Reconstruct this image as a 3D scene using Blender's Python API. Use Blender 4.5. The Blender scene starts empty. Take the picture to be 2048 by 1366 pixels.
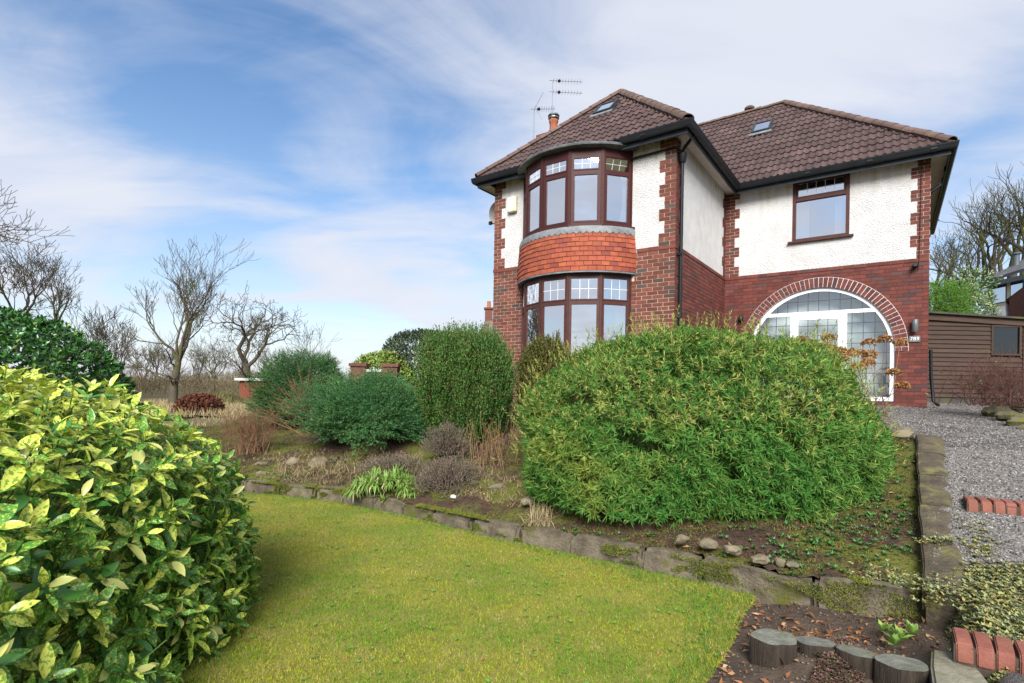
import bpy, bmesh, math, random
import numpy as np
from mathutils import Vector, Matrix

random.seed(7)
rng = np.random.default_rng(7)
scn = bpy.context.scene
col = scn.collection

# ------------------------------------------------------------------ camera
EYE = 1.55
F_PX, CY, ROLL = 1055.94, 770.47, 0.016513
cam_d = bpy.data.cameras.new("camera")
cam_d.sensor_width = 36.0
cam_d.lens = F_PX / 2048 * 36.0
cam_d.shift_y = (CY - 683.0) / 2048.0
cam_d.clip_start, cam_d.clip_end = 0.05, 3000
cam = bpy.data.objects.new("camera", cam_d)
col.objects.link(cam)
cr, sr = math.cos(ROLL), math.sin(ROLL)
cam.matrix_world = Matrix(((cr, -sr, 0, 0), (0, 0, -1, 0), (sr, cr, 0, EYE), (0, 0, 0, 1)))
scn.camera = cam

# ------------------------------------------------------------------ sky, sun, exposure
SUN_ELEV, SUN_AZ = math.radians(37), math.radians(186)     # azimuth measured clockwise from +Y (view direction)
world = bpy.data.worlds.new("World"); scn.world = world; world.use_nodes = True
nt = world.node_tree; nt.nodes.clear()
def wn(t, **kw):
    n = nt.nodes.new(t)
    for k, v in kw.items(): setattr(n, k, v)
    return n
def wl(a, b): nt.links.new(a, b)
def wmath(op, a, b=None, clamp=False):
    n = wn('ShaderNodeMath', operation=op); n.use_clamp = clamp
    for i, x in enumerate((a, b)):
        if x is None: continue
        if isinstance(x, (int, float)): n.inputs[i].default_value = x
        else: wl(x, n.inputs[i])
    return n.outputs[0]
sky = wn('ShaderNodeTexSky', sky_type='NISHITA')
sky.sun_disc = False; sky.sun_elevation = SUN_ELEV; sky.sun_rotation = SUN_AZ
sky.altitude = 150; sky.air_density = 1.0; sky.dust_density = 0.6; sky.ozone_density = 1.6
tc = wn('ShaderNodeTexCoord'); sep = wn('ShaderNodeSeparateXYZ'); wl(tc.outputs['Generated'], sep.inputs[0])
zc = wmath('MAXIMUM', sep.outputs[2], 0.0)
den = wmath('ADD', zc, 0.16)
px_ = wmath('DIVIDE', sep.outputs[0], den); py_ = wmath('DIVIDE', sep.outputs[1], den)
comb = wn('ShaderNodeCombineXYZ'); wl(px_, comb.inputs[0]); wl(py_, comb.inputs[1])
def cloud_noise(scale, rot, stretch, loc, detail, rough, dist):
    mp = wn('ShaderNodeMapping'); wl(comb.outputs[0], mp.inputs[0])
    mp.inputs['Rotation'].default_value = (0, 0, math.radians(rot)); mp.inputs['Scale'].default_value = stretch
    mp.inputs['Location'].default_value = loc
    n = wn('ShaderNodeTexNoise'); wl(mp.outputs[0], n.inputs['Vector'])
    n.inputs['Scale'].default_value = scale; n.inputs['Detail'].default_value = detail
    n.inputs['Roughness'].default_value = rough; n.inputs['Distortion'].default_value = dist
    return n.outputs['Fac']
CL = dict(l1=(7.7, 3.1, 0), l2=(1.0, 4.0, 0), l3=(6.1, 0.3, 0))
big = cloud_noise(0.62, 25, (1, 1, 1), CL['l1'], 3, .5, 0.3)
wisp = cloud_noise(1.05, -32, (.9, 1.25, 1), CL['l2'], 10, .55, 1.1)
streak = cloud_noise(2.6, 18, (.6, 1.6, 1), CL['l3'], 10, .62, 1.6)
s1 = wmath('ADD', wmath('MULTIPLY', big, 1.25), wmath('ADD', wmath('MULTIPLY', wisp, .80), wmath('MULTIPLY', streak, .20)))
ramp = wn('ShaderNodeMapRange'); wl(s1, ramp.inputs[0]); ramp.interpolation_type = 'SMOOTHSTEP'
ramp.inputs[1].default_value = .74; ramp.inputs[2].default_value = 1.30
hz = wmath('POWER', wmath('SUBTRACT', 1.0, wmath('MINIMUM', zc, 1.0)), 4.2)
cov = wmath('MAXIMUM', wmath('MULTIPLY', ramp.outputs[0], .95), wmath('MULTIPLY', hz, .92), clamp=True)
satn = wn('ShaderNodeHueSaturation'); wl(sky.outputs[0], satn.inputs['Color']); satn.inputs['Saturation'].default_value = 1.22
bg_sky = wn('ShaderNodeBackground'); wl(satn.outputs[0], bg_sky.inputs[0]); bg_sky.inputs[1].default_value = 0.102
shade = wn('ShaderNodeMixRGB'); wl(wisp, shade.inputs[0])
shade.inputs[1].default_value = (.64, .69, .82, 1); shade.inputs[2].default_value = (.86, .87, .93, 1)
bg_cl = wn('ShaderNodeBackground'); wl(shade.outputs[0], bg_cl.inputs[0]); bg_cl.inputs[1].default_value = 0.56
mixs = wn('ShaderNodeMixShader'); wl(cov, mixs.inputs[0]); wl(bg_sky.outputs[0], mixs.inputs[1]); wl(bg_cl.outputs[0], mixs.inputs[2])
wo = wn('ShaderNodeOutputWorld'); wl(mixs.outputs[0], wo.inputs[0])

sun_d = bpy.data.lights.new("sun", 'SUN'); sun_d.energy = 3.9; sun_d.angle = math.radians(30); sun_d.color = (1, .975, .93)
sun = bpy.data.objects.new("sun", sun_d); col.objects.link(sun)
sdir = Vector((math.sin(SUN_AZ) * math.cos(SUN_ELEV), math.cos(SUN_AZ) * math.cos(SUN_ELEV), math.sin(SUN_ELEV)))
sun.rotation_euler = sdir.to_track_quat('Z', 'Y').to_euler(); sun.location = (0, 0, 60)

vs = scn.view_settings
vs.view_transform = 'Standard'; vs.look = 'None'; vs.gamma = 1.0; vs.exposure = 0.92
scn.render.engine = 'CYCLES'
scn.cycles.max_bounces = 8; scn.cycles.transparent_max_bounces = 12
scn.cycles.diffuse_bounces = 3; scn.cycles.glossy_bounces = 3; scn.cycles.transmission_bounces = 4
scn.cycles.caustics_reflective = False; scn.cycles.caustics_refractive = False

# ------------------------------------------------------------------ helpers: geometry from picture rays
def ray(px, py):
    dx, dy = px - 1024, py - CY
    return ((cr * dx + sr * dy) / F_PX, 1.0, -(-sr * dx + cr * dy) / F_PX)
def atd(px, py, Y):
    r = ray(px, py); return Vector((r[0] * Y, Y, EYE + r[2] * Y))
def atz(px, py, z):
    r = ray(px, py); t = (z - EYE) / r[2]; return Vector((r[0] * t, t, z))
def project(p):
    x = F_PX * p[0] / p[1]; y = -F_PX * (p[2] - EYE) / p[1]
    return 1024 + cr * x - sr * y, CY + sr * x + cr * y

# ------------------------------------------------------------------ helpers: materials
MATS = {}
def mat(name, c1, c2=None, scale=6.0, rough=.8, bump=0.0, bscale=40.0, rand=0.0, c3=None, p3=.12, spec=.3, translucent=0.0,
        metallic=0.0, contrast=(.35, .65), detail=5.0, stretch=None, coords='pos', patch=None, patch_scale=2.0, patch_lim=(.55, .62), vor=None):
    """procedural material: two-tone noise, random tint for each piece (object or loose island), optional third tone on some pieces, optional patches"""
    m = bpy.data.materials.new(name); m.use_nodes = True; MATS[name] = m
    t = m.node_tree; t.nodes.clear(); N = t.nodes.new; Lk = t.links.new
    out = N('ShaderNodeOutputMaterial'); bs = N('ShaderNodeBsdfPrincipled')
    bs.inputs['Roughness'].default_value = rough; bs.inputs['Specular IOR Level'].default_value = spec; bs.inputs['Metallic'].default_value = metallic
    geo = N('ShaderNodeNewGeometry'); tcd = N('ShaderNodeTexCoord')
    vec = geo.outputs['Position'] if coords == 'pos' else tcd.outputs['Object']
    if stretch:
        mp = N('ShaderNodeMapping'); mp.inputs['Scale'].default_value = stretch; Lk(vec, mp.inputs[0]); vec = mp.outputs[0]
    def noise(sc, det=detail):
        n = N('ShaderNodeTexNoise'); n.inputs['Scale'].default_value = sc; n.inputs['Detail'].default_value = det; n.inputs['Roughness'].default_value = .6
        Lk(vec, n.inputs['Vector']); return n.outputs['Fac']
    def ramp01(x, lo, hi):
        r = N('ShaderNodeMapRange'); r.inputs[1].default_value = lo; r.inputs[2].default_value = hi; Lk(x, r.inputs[0]); return r.outputs[0]
    def mixc(f, a, b):
        n = N('ShaderNodeMixRGB'); 
        for i, x in enumerate((f, a, b)):
            if isinstance(x, tuple): n.inputs[i].default_value = (*x, 1)
            elif isinstance(x, float): n.inputs[i].default_value = x
            else: Lk(x, n.inputs[i])
        return n.outputs[0]
    cur = c1
    if c2: cur = mixc(ramp01(noise(scale), *contrast), c1, c2)
    if vor:
        v = N('ShaderNodeTexVoronoi'); v.inputs['Scale'].default_value = vor[0]; Lk(vec, v.inputs['Vector'])
        cur = mixc(ramp01(v.outputs['Distance'], vor[1], vor[2]), vor[3], cur)
    if patch: cur = mixc(ramp01(noise(patch_scale), *patch_lim), cur, patch)
    if rand or c3:
        oi = N('ShaderNodeObjectInfo'); ad = N('ShaderNodeMath'); ad.operation = 'ADD'
        Lk(oi.outputs['Random'], ad.inputs[0]); Lk(geo.outputs['Random Per Island'], ad.inputs[1])
        fr = N('ShaderNodeMath'); fr.operation = 'FRACT'; Lk(ad.outputs[0], fr.inputs[0]); r = fr.outputs[0]
        if c3:
            lt = N('ShaderNodeMath'); lt.operation = 'LESS_THAN'; lt.inputs[1].default_value = p3; Lk(r, lt.inputs[0])
            cur = mixc(lt.outputs[0], cur, c3)
        if rand:
            m7 = N('ShaderNodeMath'); m7.operation = 'MULTIPLY'; m7.inputs[1].default_value = 7.31; Lk(r, m7.inputs[0])
            f7 = N('ShaderNodeMath'); f7.operation = 'FRACT'; Lk(m7.outputs[0], f7.inputs[0])
            mr = N('ShaderNodeMapRange'); mr.inputs[3].default_value = 1 - rand; mr.inputs[4].default_value = 1 + rand; Lk(f7.outputs[0], mr.inputs[0])
            hs = N('ShaderNodeHueSaturation'); Lk(mr.outputs[0], hs.inputs['Value'])
            mh = N('ShaderNodeMapRange'); mh.inputs[3].default_value = .5 - rand * .022; mh.inputs[4].default_value = .5 + rand * .022; Lk(r, mh.inputs[0]); Lk(mh.outputs[0], hs.inputs['Hue'])
            if isinstance(cur, tuple): hs.inputs['Color'].default_value = (*cur, 1)
            else: Lk(cur, hs.inputs['Color'])
            cur = hs.outputs[0]
    if isinstance(cur, tuple): bs.inputs['Base Color'].default_value = (*cur, 1)
    else: Lk(cur, bs.inputs['Base Color'])
    if bump:
        b = N('ShaderNodeBump'); b.inputs['Strength'].default_value = min(1, bump); b.inputs['Distance'].default_value = .02 * max(1, bump)
        Lk(noise(bscale, 4), b.inputs['Height']); Lk(b.outputs[0], bs.inputs['Normal'])
    if translucent:
        tr = N('ShaderNodeBsdfTranslucent'); mx = N('ShaderNodeMixShader'); mx.inputs[0].default_value = translucent
        if isinstance(cur, tuple): tr.inputs[0].default_value = (*cur, 1)
        else: Lk(cur, tr.inputs[0])
        Lk(bs.outputs[0], mx.inputs[1]); Lk(tr.outputs[0], mx.inputs[2]); Lk(mx.outputs[0], out.inputs[0])
    else: Lk(bs.outputs[0], out.inputs[0])
    return m
def glass_mat(name, refl, tint=(.8, .86, .9), rough=.01, wav=.0):
    m = bpy.data.materials.new(name); m.use_nodes = True; MATS[name] = m
    t = m.node_tree; t.nodes.clear(); N = t.nodes.new; Lk = t.links.new
    out = N('ShaderNodeOutputMaterial'); tr = N('ShaderNodeBsdfTransparent'); gl = N('ShaderNodeBsdfGlossy'); mx = N('ShaderNodeMixShader')
    tr.inputs[0].default_value = (*tint, 1); gl.inputs['Roughness'].default_value = rough; gl.inputs[0].default_value = (.93, .96, 1, 1)
    fr = N('ShaderNodeFresnel'); fr.inputs[0].default_value = 1.5
    ad = N('ShaderNodeMath'); ad.operation = 'ADD'; ad.use_clamp = True; ad.inputs[1].default_value = refl; Lk(fr.outputs[0], ad.inputs[0])
    if wav:
        n = N('ShaderNodeTexNoise'); n.inputs['Scale'].default_value = 3.0; g = N('ShaderNodeNewGeometry'); Lk(g.outputs['Position'], n.inputs['Vector'])
        b = N('ShaderNodeBump'); b.inputs['Strength'].default_value = wav; b.inputs['Distance'].default_value = .02; Lk(n.outputs[0], b.inputs['Height']); Lk(b.outputs[0], gl.inputs['Normal'])
    Lk(ad.outputs[0], mx.inputs[0]); Lk(tr.outputs[0], mx.inputs[1]); Lk(gl.outputs[0], mx.inputs[2]); Lk(mx.outputs[0], out.inputs[0])
    return m

# ------------------------------------------------------------------ helpers: objects
def tag(o, label=None, cat=None, group=None, kind=None):
    if label: o['label'] = label
    if cat: o['category'] = cat
    if group: o['group'] = group
    if kind: o['kind'] = kind
    return o
def empty(name, loc=(0, 0, 0), rz=0.0, label=None, cat=None, group=None):
    o = bpy.data.objects.new(name, None); col.objects.link(o); o.location = loc; o.rotation_euler = (0, 0, rz); o.empty_display_size = .2
    return tag(o, label, cat, group)
def link_mesh(name, me, m=None, parent=None, loc=(0, 0, 0), rot=None):
    if m is not None and not me.materials:
        me.materials.append(m)
    o = bpy.data.objects.new(name, me); col.objects.link(o); o.location = loc
    if rot is not None: o.rotation_euler = rot
    if parent is not None: o.parent = parent
    return o
def np_mesh(name, V, F, smooth=False):
    """V (n,3); F list of (k,m) int arrays (each array one face size)"""
    me = bpy.data.meshes.new(name); V = np.asarray(V, np.float32)
    me.vertices.add(len(V)); me.vertices.foreach_set('co', V.ravel())
    nl = sum(f.size for f in F); nf = sum(len(f) for f in F)
    me.loops.add(nl); me.polygons.add(nf)
    me.loops.foreach_set('vertex_index', np.concatenate([f.ravel() for f in F]).astype(np.int32))
    tot = np.concatenate([np.full(len(f), f.shape[1]) for f in F]); st = np.concatenate([[0], np.cumsum(tot)[:-1]])
    me.polygons.foreach_set('loop_start', st.astype(np.int32)); me.polygons.foreach_set('loop_total', tot.astype(np.int32))
    if smooth: me.polygons.foreach_set('use_smooth', np.ones(nf, bool))
    me.update(calc_edges=True); return me
class MB:
    def __init__(s): s.v = []; s.f = []; s.sm = False
    def add(s, vs, fs):
        o = len(s.v); s.v += [tuple(x) for x in vs]; s.f += [tuple(i + o for i in f) for f in fs]; return s
    def box(s, x0, x1, y0, y1, z0, z1):
        return s.add([(x0, y0, z0), (x1, y0, z0), (x1, y1, z0), (x0, y1, z0), (x0, y0, z1), (x1, y0, z1), (x1, y1, z1), (x0, y1, z1)],
                     [(0, 3, 2, 1), (4, 5, 6, 7), (0, 1, 5, 4), (1, 2, 6, 5), (2, 3, 7, 6), (3, 0, 4, 7)])
    def obox(s, o, ax, ay, az, x0, x1, y0, y1, z0, z1):
        o, ax, ay, az = Vector(o), Vector(ax), Vector(ay), Vector(az)
        P = lambda x, y, z: o + ax * x + ay * y + az * z
        return s.add([P(x0, y0, z0), P(x1, y0, z0), P(x1, y1, z0), P(x0, y1, z0), P(x0, y0, z1), P(x1, y0, z1), P(x1, y1, z1), P(x0, y1, z1)],
                     [(0, 3, 2, 1), (4, 5, 6, 7), (0, 1, 5, 4), (1, 2, 6, 5), (2, 3, 7, 6), (3, 0, 4, 7)])
    def prism(s, poly, fn0, fn1):
        """poly: 2D points ccw seen from outside; fn0/fn1 map them to back and front 3D points"""
        n = len(poly); v = [fn0(p) for p in poly] + [fn1(p) for p in poly]
        return s.add(v, [tuple(range(n - 1, -1, -1)), tuple(range(n, 2 * n))] + [(i, (i + 1) % n, n + (i + 1) % n, n + i) for i in range(n)])
    def sweep(s, path, prof, up=(0, 0, 1), closed_prof=True, cap=True):
        """prof: list of (side, up) offsets swept along path"""
        P = [Vector(p) for p in path]; up = Vector(up); n = len(prof); rings = []
        for i, p in enumerate(P):
            a = (P[i] - P[i - 1]).normalized() if i else None; b = (P[i + 1] - P[i]).normalized() if i < len(P) - 1 else None
            t = (a + b).normalized() if a and b else (a or b)
            sd = t.cross(up)
            if sd.length < 1e-4: sd = Vector((1, 0, 0))
            sd.normalize(); u2 = sd.cross(t).normalized(); k = 1.0
            if a and b: k = 1 / max(.35, math.cos(a.angle(b) / 2))
            rings.append([p + sd * x * k + u2 * y for x, y in prof])
        fs = []; m = n if closed_prof else n - 1
        for i in range(len(P) - 1):
            for j in range(m): fs.append((i * n + j, i * n + (j + 1) % n, (i + 1) * n + (j + 1) % n, (i + 1) * n + j))
        if cap and closed_prof: fs += [tuple(range(n - 1, -1, -1)), tuple((len(P) - 1) * n + j for j in range(n))]
        return s.add([q for r in rings for q in r], fs)
    def tube(s, path, r, sides=8, cap=True, up=(0, 0, 1)):
        R_ = r if isinstance(r, (list, tuple)) else [r] * len(path)
        P = [Vector(p) for p in path]; vs = []; n = sides; up = Vector(up)
        for i, p in enumerate(P):
            t = (P[min(i + 1, len(P) - 1)] - P[max(i - 1, 0)]).normalized()
            sd = t.cross(up if abs(t.dot(up)) < .95 else Vector((1, 0, 0))).normalized(); u2 = sd.cross(t)
            for j in range(n):
                a = 2 * math.pi * j / n; vs.append(p + (sd * math.cos(a) + u2 * math.sin(a)) * R_[i])
        fs = [(i * n + j, i * n + (j + 1) % n, (i + 1) * n + (j + 1) % n, (i + 1) * n + j) for i in range(len(P) - 1) for j in range(n)]
        if cap: fs += [tuple(range(n - 1, -1, -1)), tuple((len(P) - 1) * n + j for j in range(n))]
        return s.add(vs, fs)
    def lathe(s, prof, o=(0, 0, 0), sides=16):
        o = Vector(o); n = sides; vs = []
        for r, z in prof:
            for j in range(n):
                a = 2 * math.pi * j / n; vs.append(o + Vector((r * math.cos(a), r * math.sin(a), z)))
        fs = [(i * n + j, i * n + (j + 1) % n, (i + 1) * n + (j + 1) % n, (i + 1) * n + j) for i in range(len(prof) - 1) for j in range(n)]
        fs += [tuple(range(n - 1, -1, -1)), tuple((len(prof) - 1) * n + j for j in range(n))]
        return s.add(vs, fs)
    def mesh(s, name, smooth=False, angle=None):
        me = bpy.data.meshes.new(name); me.from_pydata(s.v, [], s.f); me.update()
        bm = bmesh.new(); bm.from_mesh(me); bmesh.ops.recalc_face_normals(bm, faces=bm.faces); bm.to_mesh(me); bm.free()
        if smooth or angle:
            me.polygons.foreach_set('use_smooth', np.ones(len(me.polygons), bool))
            if angle:
                me.set_sharp_from_angle(angle=math.radians(angle))
        return me
    def build(s, name, m, parent=None, loc=(0, 0, 0), rot=None, smooth=False, angle=None, bevel=0):
        me = s.mesh(name, smooth, angle)
        if bevel:
            bm = bmesh.new(); bm.from_mesh(me); bmesh.ops.bevel(bm, geom=bm.edges[:], offset=bevel, segments=1, affect='EDGES', clamp_overlap=True); bm.to_mesh(me); bm.free()
        return link_mesh(name, me, m, parent, loc, rot)
# =================================================================== HOUSE
C_, B_ = 0.082319, 0.2286
YAW = 0.6231
W1, D_, W2, OV = 4.585, 3.880, 4.174, 0.31
ZG = 1.2235
A3 = (3.2163, 10.5601, ZG)
ZS = 38 * C_                      # underside of the string course (house axes, ground = 0)
ZSOF, ZGUT = 5.375, 5.43
PITCH = 0.958
SL = math.sqrt(1 + PITCH * PITCH)
APV, APZ = W1 / 2 + 0.05, ZGUT + PITCH * (W1 / 2 + .05 + OV)
RDV = 7.2; RDZ = ZGUT + PITCH * (RDV - D_ + OV); BACKV = 2 * RDV - D_
UL = -5.2                         # left end of the main block behind
cu, su = math.cos(YAW), math.sin(YAW)
def h2w(u, v, z): return Vector((A3[0] + u * cu + v * su, A3[1] - u * su + v * cu, A3[2] + z))

mat('brick_front', (.165, .050, .034), (.120, .041, .031), 9, .85, .25, 60, rand=.26, c3=(.085, .055, .046), p3=.13)
mat('brick_wing', (.150, .038, .027), (.098, .030, .025), 9, .8, .2, 60, rand=.24, c3=(.085, .040, .035), p3=.12)
mat('mortar_cream', (.60, .52, .40), (.48, .40, .30), 14, .95, .3, 120)
mat('mortar_dark', (.090, .035, .030), (.055, .030, .028), 14, .95, .2, 120)
mat('pebbledash', (.72, .71, .70), (.62, .61, .60), 3.2, .95, 2.2, 48, patch=(.36, .33, .29), patch_scale=38, patch_lim=(.62, .74))
mat('roof_tile', (.082, .050, .046), (.060, .039, .037), 4, .85, .3, 50, rand=.20, patch=(.075, .072, .034), patch_scale=2.6, patch_lim=(.62, .76), c3=(.10, .064, .058), p3=.10)
mat('hip_tile', (.135, .085, .070), (.100, .065, .055), 5, .9, .3, 50, rand=.2, patch=(.16, .15, .07), patch_scale=7, patch_lim=(.60, .72))
mat('underlay', (.03, .025, .025), None, rough=.95)
mat('hanging_tile', (.31, .078, .038), (.25, .060, .032), 6, .8, .25, 60, rand=.16, c3=(.20, .052, .034), p3=.13)
mat('lead', (.20, .215, .225), (.11, .12, .125), 7, .55, .3, 30, spec=.4)
mat('old_lead', (.060, .065, .068), (.13, .14, .14), 5, .5, .4, 20, spec=.4)
mat('black_plastic', (.008, .009, .011), (.012, .013, .015), 5, .45, spec=.22)
mat('fascia_board', (.020, .027, .033), (.030, .038, .045), 4, .4, spec=.3)
mat('soffit_board', (.74, .68, .60), (.66, .60, .53), 5, .6)
mat('maroon_frame', (.060, .016, .015), (.042, .013, .012), 8, .5, spec=.22, stretch=(1, 1, 6))
mat('brown_frame', (.075, .026, .020), (.054, .021, .017), 8, .5, spec=.25)
mat('white_upvc', (.80, .80, .80), (.72, .72, .72), 4, .3, spec=.5)
mat('lattice_white', (.75, .75, .74), None, rough=.5)
mat('lattice_lead', (.045, .05, .055), None, rough=.45)
mat('curtain', (.72, .70, .66), (.58, .56, .52), 6, .9, stretch=(14, 14, .5), translucent=.3)
mat('interior', (.34, .33, .31), (.24, .23, .21), 3, .95)
mat('pale_backing', (.80, .82, .80), (.74, .76, .75), 3, .9)
mat('terracotta', (.42, .13, .055), (.32, .10, .05), 12, .85)
mat('steel', (.35, .36, .38), (.25, .25, .26), 9, .35, metallic=.8)
mat('stone_sill', (.30, .28, .25), (.2, .19, .17), 9, .9, .3)
glass_mat('window_glass', .62, (.80, .86, .88))
glass_mat('door_glass', .16, (.93, 1.0, 1.0), wav=.02)
glass_mat('skylight_glass', .30, (.95, .97, 1))

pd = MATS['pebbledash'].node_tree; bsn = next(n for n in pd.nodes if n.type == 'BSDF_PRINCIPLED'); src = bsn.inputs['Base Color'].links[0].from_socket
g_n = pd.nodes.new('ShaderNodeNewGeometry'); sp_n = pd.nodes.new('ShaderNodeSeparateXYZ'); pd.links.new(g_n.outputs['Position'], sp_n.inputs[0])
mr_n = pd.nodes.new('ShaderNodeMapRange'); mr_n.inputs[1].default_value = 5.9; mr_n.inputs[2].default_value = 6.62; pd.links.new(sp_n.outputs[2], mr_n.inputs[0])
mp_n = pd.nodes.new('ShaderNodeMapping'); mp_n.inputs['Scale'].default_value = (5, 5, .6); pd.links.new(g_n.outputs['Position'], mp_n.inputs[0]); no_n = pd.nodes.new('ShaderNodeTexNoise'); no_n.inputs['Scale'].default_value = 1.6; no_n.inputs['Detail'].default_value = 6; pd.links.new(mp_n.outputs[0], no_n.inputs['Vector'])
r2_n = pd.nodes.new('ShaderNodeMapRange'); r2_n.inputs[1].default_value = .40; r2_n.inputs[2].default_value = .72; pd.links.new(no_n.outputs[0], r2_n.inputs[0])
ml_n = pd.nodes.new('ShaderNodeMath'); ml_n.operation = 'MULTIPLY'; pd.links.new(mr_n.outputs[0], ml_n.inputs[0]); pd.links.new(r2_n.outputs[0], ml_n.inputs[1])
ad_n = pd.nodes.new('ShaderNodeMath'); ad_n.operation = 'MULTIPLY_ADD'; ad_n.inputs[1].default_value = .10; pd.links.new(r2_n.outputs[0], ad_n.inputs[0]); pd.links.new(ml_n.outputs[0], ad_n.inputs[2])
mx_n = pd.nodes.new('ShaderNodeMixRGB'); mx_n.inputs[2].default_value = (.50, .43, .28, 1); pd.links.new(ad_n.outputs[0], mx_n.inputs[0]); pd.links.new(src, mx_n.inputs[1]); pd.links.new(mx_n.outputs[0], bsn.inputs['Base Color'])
house = empty('detached_house', A3, -YAW, 'red brick and white pebbledash house with bow window and arched porch', 'house')

# ---- walls ---------------------------------------------------------------------------------------
AX = {'front': (Vector((0, 0, 0)), Vector((1, 0, 0)), Vector((0, -1, 0))),
      'return': (Vector((0, 0, 0)), Vector((0, 1, 0)), Vector((1, 0, 0))),
      'wing': (Vector((0, D_, 0)), Vector((1, 0, 0)), Vector((0, -1, 0)))}
UP = Vector((0, 0, 1))
def slabs(wall, rects, m, out0=-.25, out1=-.006, name='wall', parent=house):
    o, x, n = AX[wall]; mb = MB()
    for x0, x1, z0, z1 in rects: mb.obox(o, x, n, UP, x0, x1, out0, out1, z0, z1)
    return mb.build(name, MATS[m], parent)
BAY_L, BAY_R = -3.66, -.95
fw = slabs('front', [(-W1, BAY_L, 0, ZSOF), (BAY_R, -.006, 0, ZSOF), (BAY_L, BAY_R, 5.28, 5.37)], 'mortar_cream'); fw['label'] = 'front brick wall beside the bow window'
rw = slabs('return', [(.26, D_, 0, ZS)], 'mortar_dark')
rwu = slabs('return', [(.26, D_, ZS, ZSOF)], 'mortar_cream')
ARC_U, ARC_Z, ARC_R = 2.12, 1.27, 1.485
def arch_half(z): return ARC_R if z < ARC_Z else (math.sqrt(max(0, ARC_R ** 2 - (z - ARC_Z) ** 2)))
WIN = (1.55, 2.712, 3.905, 5.365)        # wing window, u0 u1 z0 z1
ww = MB(); o, x, n = AX['wing']
zz = [0, .10] + [ARC_Z * .5, ARC_Z] + [ARC_Z + ARC_R * math.sin(a * math.pi / 48) for a in range(1, 25)]
def wq(x0b, x1b, x0t, x1t, z0, z1):
    P = lambda q, out, z: o + x * q + n * out + UP * z
    ww.add([P(x0b, -.25, z0), P(x1b, -.25, z0), P(x1t, -.25, z1), P(x0t, -.25, z1), P(x0b, -.004, z0), P(x1b, -.004, z0), P(x1t, -.004, z1), P(x0t, -.004, z1)],
           [(0, 3, 2, 1), (4, 5, 6, 7), (0, 1, 5, 4), (1, 2, 6, 5), (2, 3, 7, 6), (3, 0, 4, 7)])
for z0, z1 in zip(zz[:-1], zz[1:]):
    a0, a1 = arch_half(z0), arch_half(z1)
    if z1 <= .1: wq(0, W2, 0, W2, z0, z1); continue
    wq(0, ARC_U - a0, 0, ARC_U - a1, z0, z1); wq(ARC_U + a0, W2, ARC_U + a1, W2, z0, z1)
wq(0, W2, 0, W2, zz[-1], ZS)
wlow = ww.build('wall', MATS['mortar_dark'], house)
wup = slabs('wing', [(0, WIN[0], ZS, ZSOF - .002), (WIN[1], W2, ZS, ZSOF - .002), (WIN[0], WIN[1], ZS, WIN[2])], 'mortar_cream')
shell = MB().box(W2 - .25, W2 - .002, D_ + .25, BACKV, 0, ZSOF).box(UL, W2 - .25, BACKV - .25, BACKV, 0, ZSOF).box(UL, UL + .25, D_, BACKV - .25, 0, ZSOF).box(UL + .25, -W1, D_, D_ + .25, 0, ZSOF)
shell.box(-W1 + .002, -W1 + .25, .25, D_, 0, ZSOF).build('wall', MATS['brick_front'], house)
MB().box(-W1 + .3, -.3, .3, D_ + 2, 2.72, 2.95).box(-W1 + .3, -.3, D_ + 1.7, D_ + 1.9, 0, ZSOF).box(.3, W2 - .3, D_ + 1.9, D_ + 2.0, 3.0, ZSOF).build('interior', MATS['interior'], house)
MB().box(.3, W2 - .3, D_ + .50, D_ + .54, 0, 2.8).box(.3, W2 - .3, D_ + .3, D_ + .54, 2.80, 3.0).box(.26, .3, D_ + .3, D_ + .54, 0, 2.8).box(W2 - .3, W2 - .26, D_ + .3, D_ + .54, 0, 2.8).build('porch_backing', MATS['pale_backing'], house)  # pale walls pulled close behind the glass to make the panes read brighter

BR = []          # every brick: wall, xb0, xt0, xb1, xt1, z0, z1, out, material
def lay(wall, bw, n0, n1, ivals, m, out=0.0, jm=.005, par=0):
    for k in range(n0, n1):
        z0, z1 = ZS + k * C_, ZS + (k + 1) * C_
        for iv in ivals(k, z0, z1):
            lo, hi = min(iv[0], iv[1]), max(iv[2], iv[3])
            off = ((k + par) % 2) * bw / 2
            i0, i1 = int(math.floor((lo - off) / bw)) - 1, int(math.ceil((hi - off) / bw)) + 1
            for i in range(i0, i1):
                a, e = i * bw + off + jm, (i + 1) * bw + off - jm
                q = [max(a, iv[0]), max(a, iv[1]), min(e, iv[2]), min(e, iv[3])]
                if q[2] - q[0] < .025 and q[3] - q[1] < .025: continue
                q[2], q[3] = max(q[2], q[0]), max(q[3], q[1])
                full = abs(q[0] - a) < 1e-4 and abs(q[1] - a) < 1e-4 and abs(q[2] - e) < 1e-4 and abs(q[3] - e) < 1e-4
                BR.append((wall, *q, z0 + jm, z1 - jm, out + random.uniform(-.002, .002), m, full, e - a))
R4 = lambda a, e: (a, a, e, e)
bf, br_, bw_ = W1 / 20, D_ / 17, W2 / 18.5
lay('front', bf, -38, 0, lambda k, a, e: [R4(-W1, BAY_L), R4(BAY_R + (.10 if k > -8 else 0), 0)], 'brick_front')
lay('front', bf, 0, 1, lambda k, a, e: [R4(-W1 - .01, BAY_L), R4(BAY_R + .12, .012)], 'brick_front', .014, par=1)
lay('return', br_, -38, 0, lambda k, a, e: [R4(.031, D_)], 'brick_wing', par=1)
lay('return', br_, 0, 1, lambda k, a, e: [R4(.031, D_)], 'brick_wing', .014)
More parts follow.
